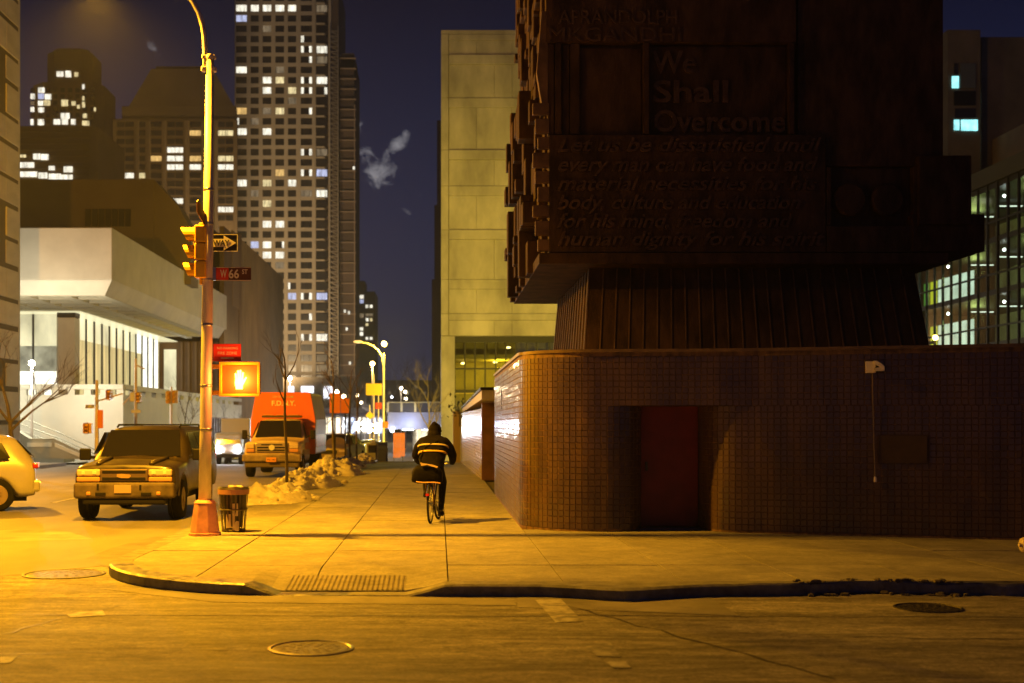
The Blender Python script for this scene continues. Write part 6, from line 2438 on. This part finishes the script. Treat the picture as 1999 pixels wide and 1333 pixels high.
# the curved-arm lamp pole by the red fence
cp_ = thing('curved_arm_lamp', 'pale curved-arm street lamp with bright globe left of the concrete building', 'street lamp', (PX(749, 85), 85, zroad(85)))
zb = zroad(85)
MB().tube([(0, 0, 0), (0, 0, 3), (0, 0, PZ(690, 85) - zb)], [.10, .085, .07], 10).build('pole', poleM, cp_)
ap = [(748, 712), (745, 695), (738, 683), (728, 675), (716, 670), (704, 668)]
MB().tube([(PX(a, 85) - PX(749, 85), 0, PZ(b, 85) - zb) for a, b in ap], .05, 8).build('arm', poleM, cp_)
hx2 = PX(702, 85) - PX(749, 85)
MB().ball((hx2 - .1, 0, PZ(667, 85) - zb), .32, .14, .10).build('lamp_head', glow('dim_cobra', (1, .6, .15), 1.6), cp_)
MB().ball((.03, 0, PZ(671, 85) - zb), .17, n=12, m=8).build('globe', glow('sodium_globe', (1, .62, .16), 45), cp_)
MB().lathe([(.04, -.2), (.12, -.16), (.12, -.12)], (.03, 0, PZ(671, 85) - zb), n=10).build('globe_collar', poleM, cp_)
lamp('globe_light', tuple(P(751, 671, 84.6)), 2600, SODY, .17)
far_lamp('avenue_lamp', 'round sodium street lamp just left of the curved-arm lamp', 727, 710, 135, (1, .58, .16), 40, 3000, .24)
far_lamp('avenue_lamp', 'white globe lamp upper of the three beyond the footbridge', 783, 758, 170, (1, .84, .55), 22, 500, .22)
far_lamp('avenue_lamp', 'white globe lamp middle of the three beyond the footbridge', 791, 765, 185, (1, .84, .55), 18, 0, .22)
far_lamp('avenue_lamp', 'white globe lamp lowest of the three beyond the footbridge', 792, 778, 200, (1, .84, .55), 20, 0, .26)
far_lamp('avenue_lamp', 'warm globe lamp right of the lit shop windows', 658, 765, 230, (1, .78, .4), 30, 9000, .36)
far_lamp('avenue_lamp', 'warm globe lamp just above the orange road sign', 671, 774, 215, (1, .78, .4), 30, 3000, .33)
far_lamp('avenue_lamp', 'small warm lamp between orange sign and yellow board', 705, 786, 190, (1, .8, .5), 20, 0, .22)
far_lamp('avenue_lamp', 'bluish lamp left of the lit shop windows above the ambulance', 566, 738, 200, (.7, .75, 1.0), 22, 2500, .3)
far_lamp('avenue_lamp', 'small white lamp between ambulance roof and shop windows', 585, 784, 180, (.85, .88, 1.0), 16, 0, .22)
far_lamp('plaza_lamp', 'dazzling white plaza lamp in front of the theatre glass', 62, 709, 71, (1, .93, .68), 60, 3300, .17)
for k, (px_, py_, D, es_) in enumerate(((672, 832, 120, 22), (695, 830, 125, 30), (712, 826, 128, 34), (722, 838, 110, 28), (740, 837, 108, 30))):
    far_lamp('low_lamp', ['cold low light left of the crowd of lamps under the signs', 'cold low light behind the third young tree', 'bright white low light above the silver car',
                          'white low light over the silver car roof', 'white low light beside the yellow sign pole'][k], px_, py_, D, (.85, .9, 1.0), es_, 500 if k in (1, 3) else 0, .17, prad=.04)
# lamp on the far corner of the avenue, beyond the left edge of the picture
op_ = thing('opposite_street_lamp', 'street lamp across the avenue beyond the left edge of the picture', 'street lamp', (-18.2, 37, 0))
MB().tube([(0, 0, 0), (0, 0, 4), (0, 0, 8.3)], [.11, .095, .07], 10).build('pole', poleM, op_)
MB().tube([(0, 0, 8.1), (.3, 0, 8.7), (1.2, 0, 9.0), (2.2, 0, 9.05)], .045, 8).build('arm', poleM, op_)
MB().ball((2.5, 0, 9.05), .38, .15, .10).build('lamp_head', alu, op_)
MB().ball((2.5, 0, 8.97), .24, .12, .10).build('lens', glow('sodium_lens', (1, .55, .1), 30), op_)
lamp('opposite_lamp_light', (-15.7, 37, 8.75), 20000, SOD, .15)
# row of bright shop fronts far down the avenue
sr = thing('shop_row', 'far row of bright white shop fronts under the tower', 'shops', (PX(660, 165), 165, zroad(165)))
zt_, zb_ = PZ(796, 165), zroad(165)
wpart(sr, 'wall', mat('shop_wall', (.25, .22, .2), .8), MB().box(PX(598, 165), PX(752, 165), 165, 172, zb_, zt_))
wpart(sr, 'awning', mat('shop_awning', (.12, .10, .12), .8), MB().box(PX(600, 165), PX(750, 165), 163.8, 165, PZ(812, 165), PZ(806, 165)))
rnd = random.Random(12)
shopm = [glow('shop_front_white', (.9, .93, 1.0), 2.2, var=.6, scale=1.1), glow('shop_front_warm', (1, .86, .6), 1.6, var=.6, scale=1.1), glow('shop_front_blue', (.6, .7, 1.0), 2.0, var=.6, scale=1.1)]
a_ = 602
while a_ < 742:
    w_ = rnd.choice((7, 9, 12))
    wpart(sr, 'shop_front', rnd.choice(shopm), MB().box(PX(a_, 164.8), PX(a_ + w_, 164.8), 164.7, 164.95, PZ(846, 165), PZ(815, 165)))
    a_ += w_ + rnd.choice((2, 3, 5))
lamp('shop_light', (PX(690, 150), 150, PZ(826, 150)), 2500, (.9, .93, 1.0), .6)
# portable work lights at the bridge mouth
for k, (px_, py_, D, lab) in enumerate(((704, 832, 104, 'portable white work light nearest the orange signs'), (728, 835, 102, 'portable white work light beside the yellow sign pole'))):
    wl2 = thing('work_light', lab, 'work light', (PX(px_, D), D, zroad(D)), 0, 'portable work lights')
    h_ = PZ(py_, D) - zroad(D)
    box('mast', blackm, wl2, -.04, .04, .05, .12, 0, h_)
    for a_ in (-1, 1):
        for b_2 in (-1, 1):
            MB().lathe([(.17, .06), (.19, .0), (.17, -.02)], (a_ * .27, 0, h_ + b_2 * .22), 'y', 14).build('lamp_housing', blackm, wl2)
            MB().lathe([(.165, -.021), (.10, -.04), (.01, -.05)], (a_ * .27, 0, h_ + b_2 * .22), 'y', 14).build('lamp_lens', glow('work_lens', (.86, .92, 1.0), 200, sample=True), wl2)
    box('crossbar', blackm, wl2, -.3, .3, .06, .1, h_ - .03, h_ + .03)
rnd = random.Random(77)
spots = [(600, 770, 'above the ambulance box'), (618, 792, 'behind the ambulance box corner'), (628, 812, 'over the tan parked car'), (640, 800, 'left of the taller orange sign'), (662, 822, 'under the orange signs'),
         (690, 800, 'right of the orange signs'), (698, 772, 'above the third young tree'), (716, 800, 'left of the yellow board post'), (735, 812, 'under the yellow board'), (765, 775, 'left of the three bridge globes')]
for k, (px_, py_, w_) in enumerate(spots):
    far_lamp('distant_lamp', 'small distant lamp ' + w_, px_, py_, 205 + 12 * k, rnd.choice(((1, .75, .4), (.85, .9, 1.0), (1, .9, .7))), rnd.choice((14, 20, 28)), 0, rnd.uniform(.18, .34), prad=.06)
# added floodlight to brighten the concrete facade, out of sight behind the wall
fl = thing('added_flood', 'added unseen floodlight brightening the concrete building', 'lamp', (6.5, 62, 0))
box('stand', blackm, fl, -.05, .05, -.05, .05, 0, 2.2)
box('head', blackm, fl, -.2, .2, -.12, .06, 2.2, 2.5, bevel=.02)
ff = lamp('added_flood_spot', (6.5, 62.3, 2.45), 44000, (1, .69, .075), .3, None, 'SPOT', spot_size=R(85), spot_blend=.8)
ff.rotation_euler = (R(91), 0, R(6))
# added fill spots, without fixtures, to brighten the tower facades
tl = lamp('tower_fill', (-50, 316, 13), 210000, (1, .70, .36), 1.5, None, 'SPOT', spot_size=R(112), spot_blend=.7)
tl.rotation_euler = (R(128), 0, 0)
tl = lamp('tower_fill', (-52, 262, 14), 80000, (1, .66, .28), 1.5, None, 'SPOT', spot_size=R(70), spot_blend=.8)
tl.rotation_euler = (R(122), 0, R(22))


def signal_pole(label, px, D, ztop_, parts):
    zb = zroad(D)
    t = thing('signal_pole', label, 'traffic signal', (PX(px, D), D, zb), 0, 'signal poles at the far crossing')
    MB().tube([(0, 0, 0), (0, 0, PZ(ztop_, D) - zb)], [.11, .07], 8).build('pole', poleM, t)
    for kind_, a, b, c, d in parts:
        x0, x1, z0, z1 = PX(a, D) - PX(px, D), PX(b, D) - PX(px, D), PZ(d, D) - zb, PZ(c, D) - zb
        if kind_ == 'sig':
            h_ = box('signal_head', sigYellow, t, x0, x1, -.25, .05, z0, z1, bevel=.04)
            for k in range(3):
                zc = z0 + (z1 - z0) * (k + .5) / 3
                MB().lathe([(.11, -.45), (.12, -.25)], ((x0 + x1) / 2, 0, zc), 'y', 10, caps=False).build('visor', sigYellow, h_)
        elif kind_ == 'sign':
            box('sign_plate', signOrange, t, x0, x1, -.16, -.13, z0, z1, bevel=.02)
        elif kind_ == 'white':
            box('sign_plate', signWhite, t, x0, x1, -.16, -.13, z0, z1, bevel=.02)
        elif kind_ == 'arm':
            MB().tube([(x0, 0, z0), (x1, 0, z1)], .04, 6).build('mast_arm', poleM, t)
    return t


signal_pole('dark signal pole with mast arm in front of the bright theatre wall', 189, 58.7, 742,
            [('sig', 164, 181, 826, 846), ('sign', 192, 203, 800, 836), ('arm', 190, 240, 768, 783), ('sig', 210, 221, 762, 780), ('white', 168, 186, 790, 797)])
signal_pole('pale signal pole behind the dusty car, white boxes on its shaft', 265, 66, 700, [('sig', 267, 277, 766, 786), ('white', 255, 264, 766, 784), ('white', 257, 276, 800, 806), ('arm', 240, 264, 762, 790), ('arm', 265, 282, 720, 712)])
signal_pole('signal pole with paired yellow heads left of the corner lamp', 334, 72, 755, [('sig', 325, 334, 763, 788), ('sig', 337, 348, 762, 787)])


def post_sign(label, px, D, ytop, ysign, hs, ws, m_, shape='rect'):
    zb = zroad(D) + (.1 if D < 57 else 0)
    zb = 0 if D < 56 else zroad(D)
    t = thing('road_sign', label, 'sign', (PX(px, D), D, zb), 0, 'signs on posts along the kerb')
    box('post', blackm if m_ is signOrange else poleM, t, -.03, .03, -.02, .02, 0, PZ(ytop, D) - zb)
    zc = PZ(ysign, D) - zb
    if shape == 'rect':
        box('panel', m_, t, -ws / 2, ws / 2, -.05, -.025, zc - hs / 2, zc + hs / 2, bevel=.02)
    else:
        MB().prism_y([(0, zc + hs / 2), (ws / 2, zc), (0, zc - hs / 2), (-ws / 2, zc)], -.05, -.025).build('panel', m_, t)
    for dz in (-.25, .25):
        box('bolt', alu, t, -.02, .02, -.06, -.051, zc + dz * hs - .015, zc + dz * hs + .015)
    return t


post_sign('tall orange road work sign on two dark posts, nearer one', 654, 55, 768, 787, .86, .46, signOrange)
post_sign('smaller orange road work sign right of the taller one', 674, 57.5, 775, 792, .66, .40, signOrange)
post_sign('square pale yellow board on the post left of the curved lamp', 730, 76, 730, 760, .70, .95, signYellow)
post_sign('small red sign on the post near the footbridge', 739, 82, 770, 792, .40, .40, signRed)
post_sign('yellow diamond sign above the silver car', 722, 80, 790, 811, .55, .55, signYellow, 'diamond')
post_sign('orange square sign low by the blue mailbox', 752, 84, 800, 829, .40, .40, signOrange)

mb = thing('mailbox', 'dark blue mailbox beside the red barrier fence', 'mailbox', (PX(747, 62), 62, zroad(62) + .0))
b_ = MB()
b_.prism_x([(-.28, .15), (.28, .15), (.28, .85)] + [(.28 * math.cos(R(a)), .85 + .28 * math.sin(R(a))) for a in range(15, 180, 15)] + [(-.28, .85)], -.25, .25)
b_.build('body', mailBlue, mb)
for x in (-.22, .18):
    for y in (-.25, .2):
        box('leg', blackm, mb, x, x + .04, y, y + .04, 0, .15)
box('flap', mat('mailbox_flap', (.03, .05, .2), .4), mb, -.2, .2, -.31, -.281, .78, .92, bevel=.01)
nb = thing('newspaper_box', 'grey newspaper box next to the blue mailbox', 'newspaper box', (PX(727, 60), 60, zroad(60)))
box('cabinet', mat('grey_box', (.25, .25, .26), .5), nb, -.26, .26, -.2, .2, .25, 1.05, bevel=.02)
box('window', carGlass, nb, -.18, .18, -.215, -.201, .6, .95)
box('pedestal', blackm, nb, -.12, .12, -.12, .12, 0, .25)
box('coin_box', alu, nb, -.05, .15, -.15, .1, 1.051, 1.2, bevel=.02)

# ------------------------------------------------------------------ winter night air that carries the lamps' glow
hzb = MB().box(-1600, 1600, -60, 2600, -6, 190)
hzo = hzb.build('haze', None, kind='stuff', label='thin night haze carrying the glow of the street lamps')
hm2 = bpy.data.materials.new('night_haze')
hm2.use_nodes = True
t_ = hm2.node_tree
t_.nodes.clear()
o_ = t_.nodes.new('ShaderNodeOutputMaterial')
pv = t_.nodes.new('ShaderNodeVolumePrincipled')
pv.inputs['Color'].default_value = (.72, .82, .98, 1)
pv.inputs['Density'].default_value = 0.0004
pv.inputs['Anisotropy'].default_value = 0.0
t_.links.new(pv.outputs[0], o_.inputs['Volume'])
hzo.data.materials.append(hm2)
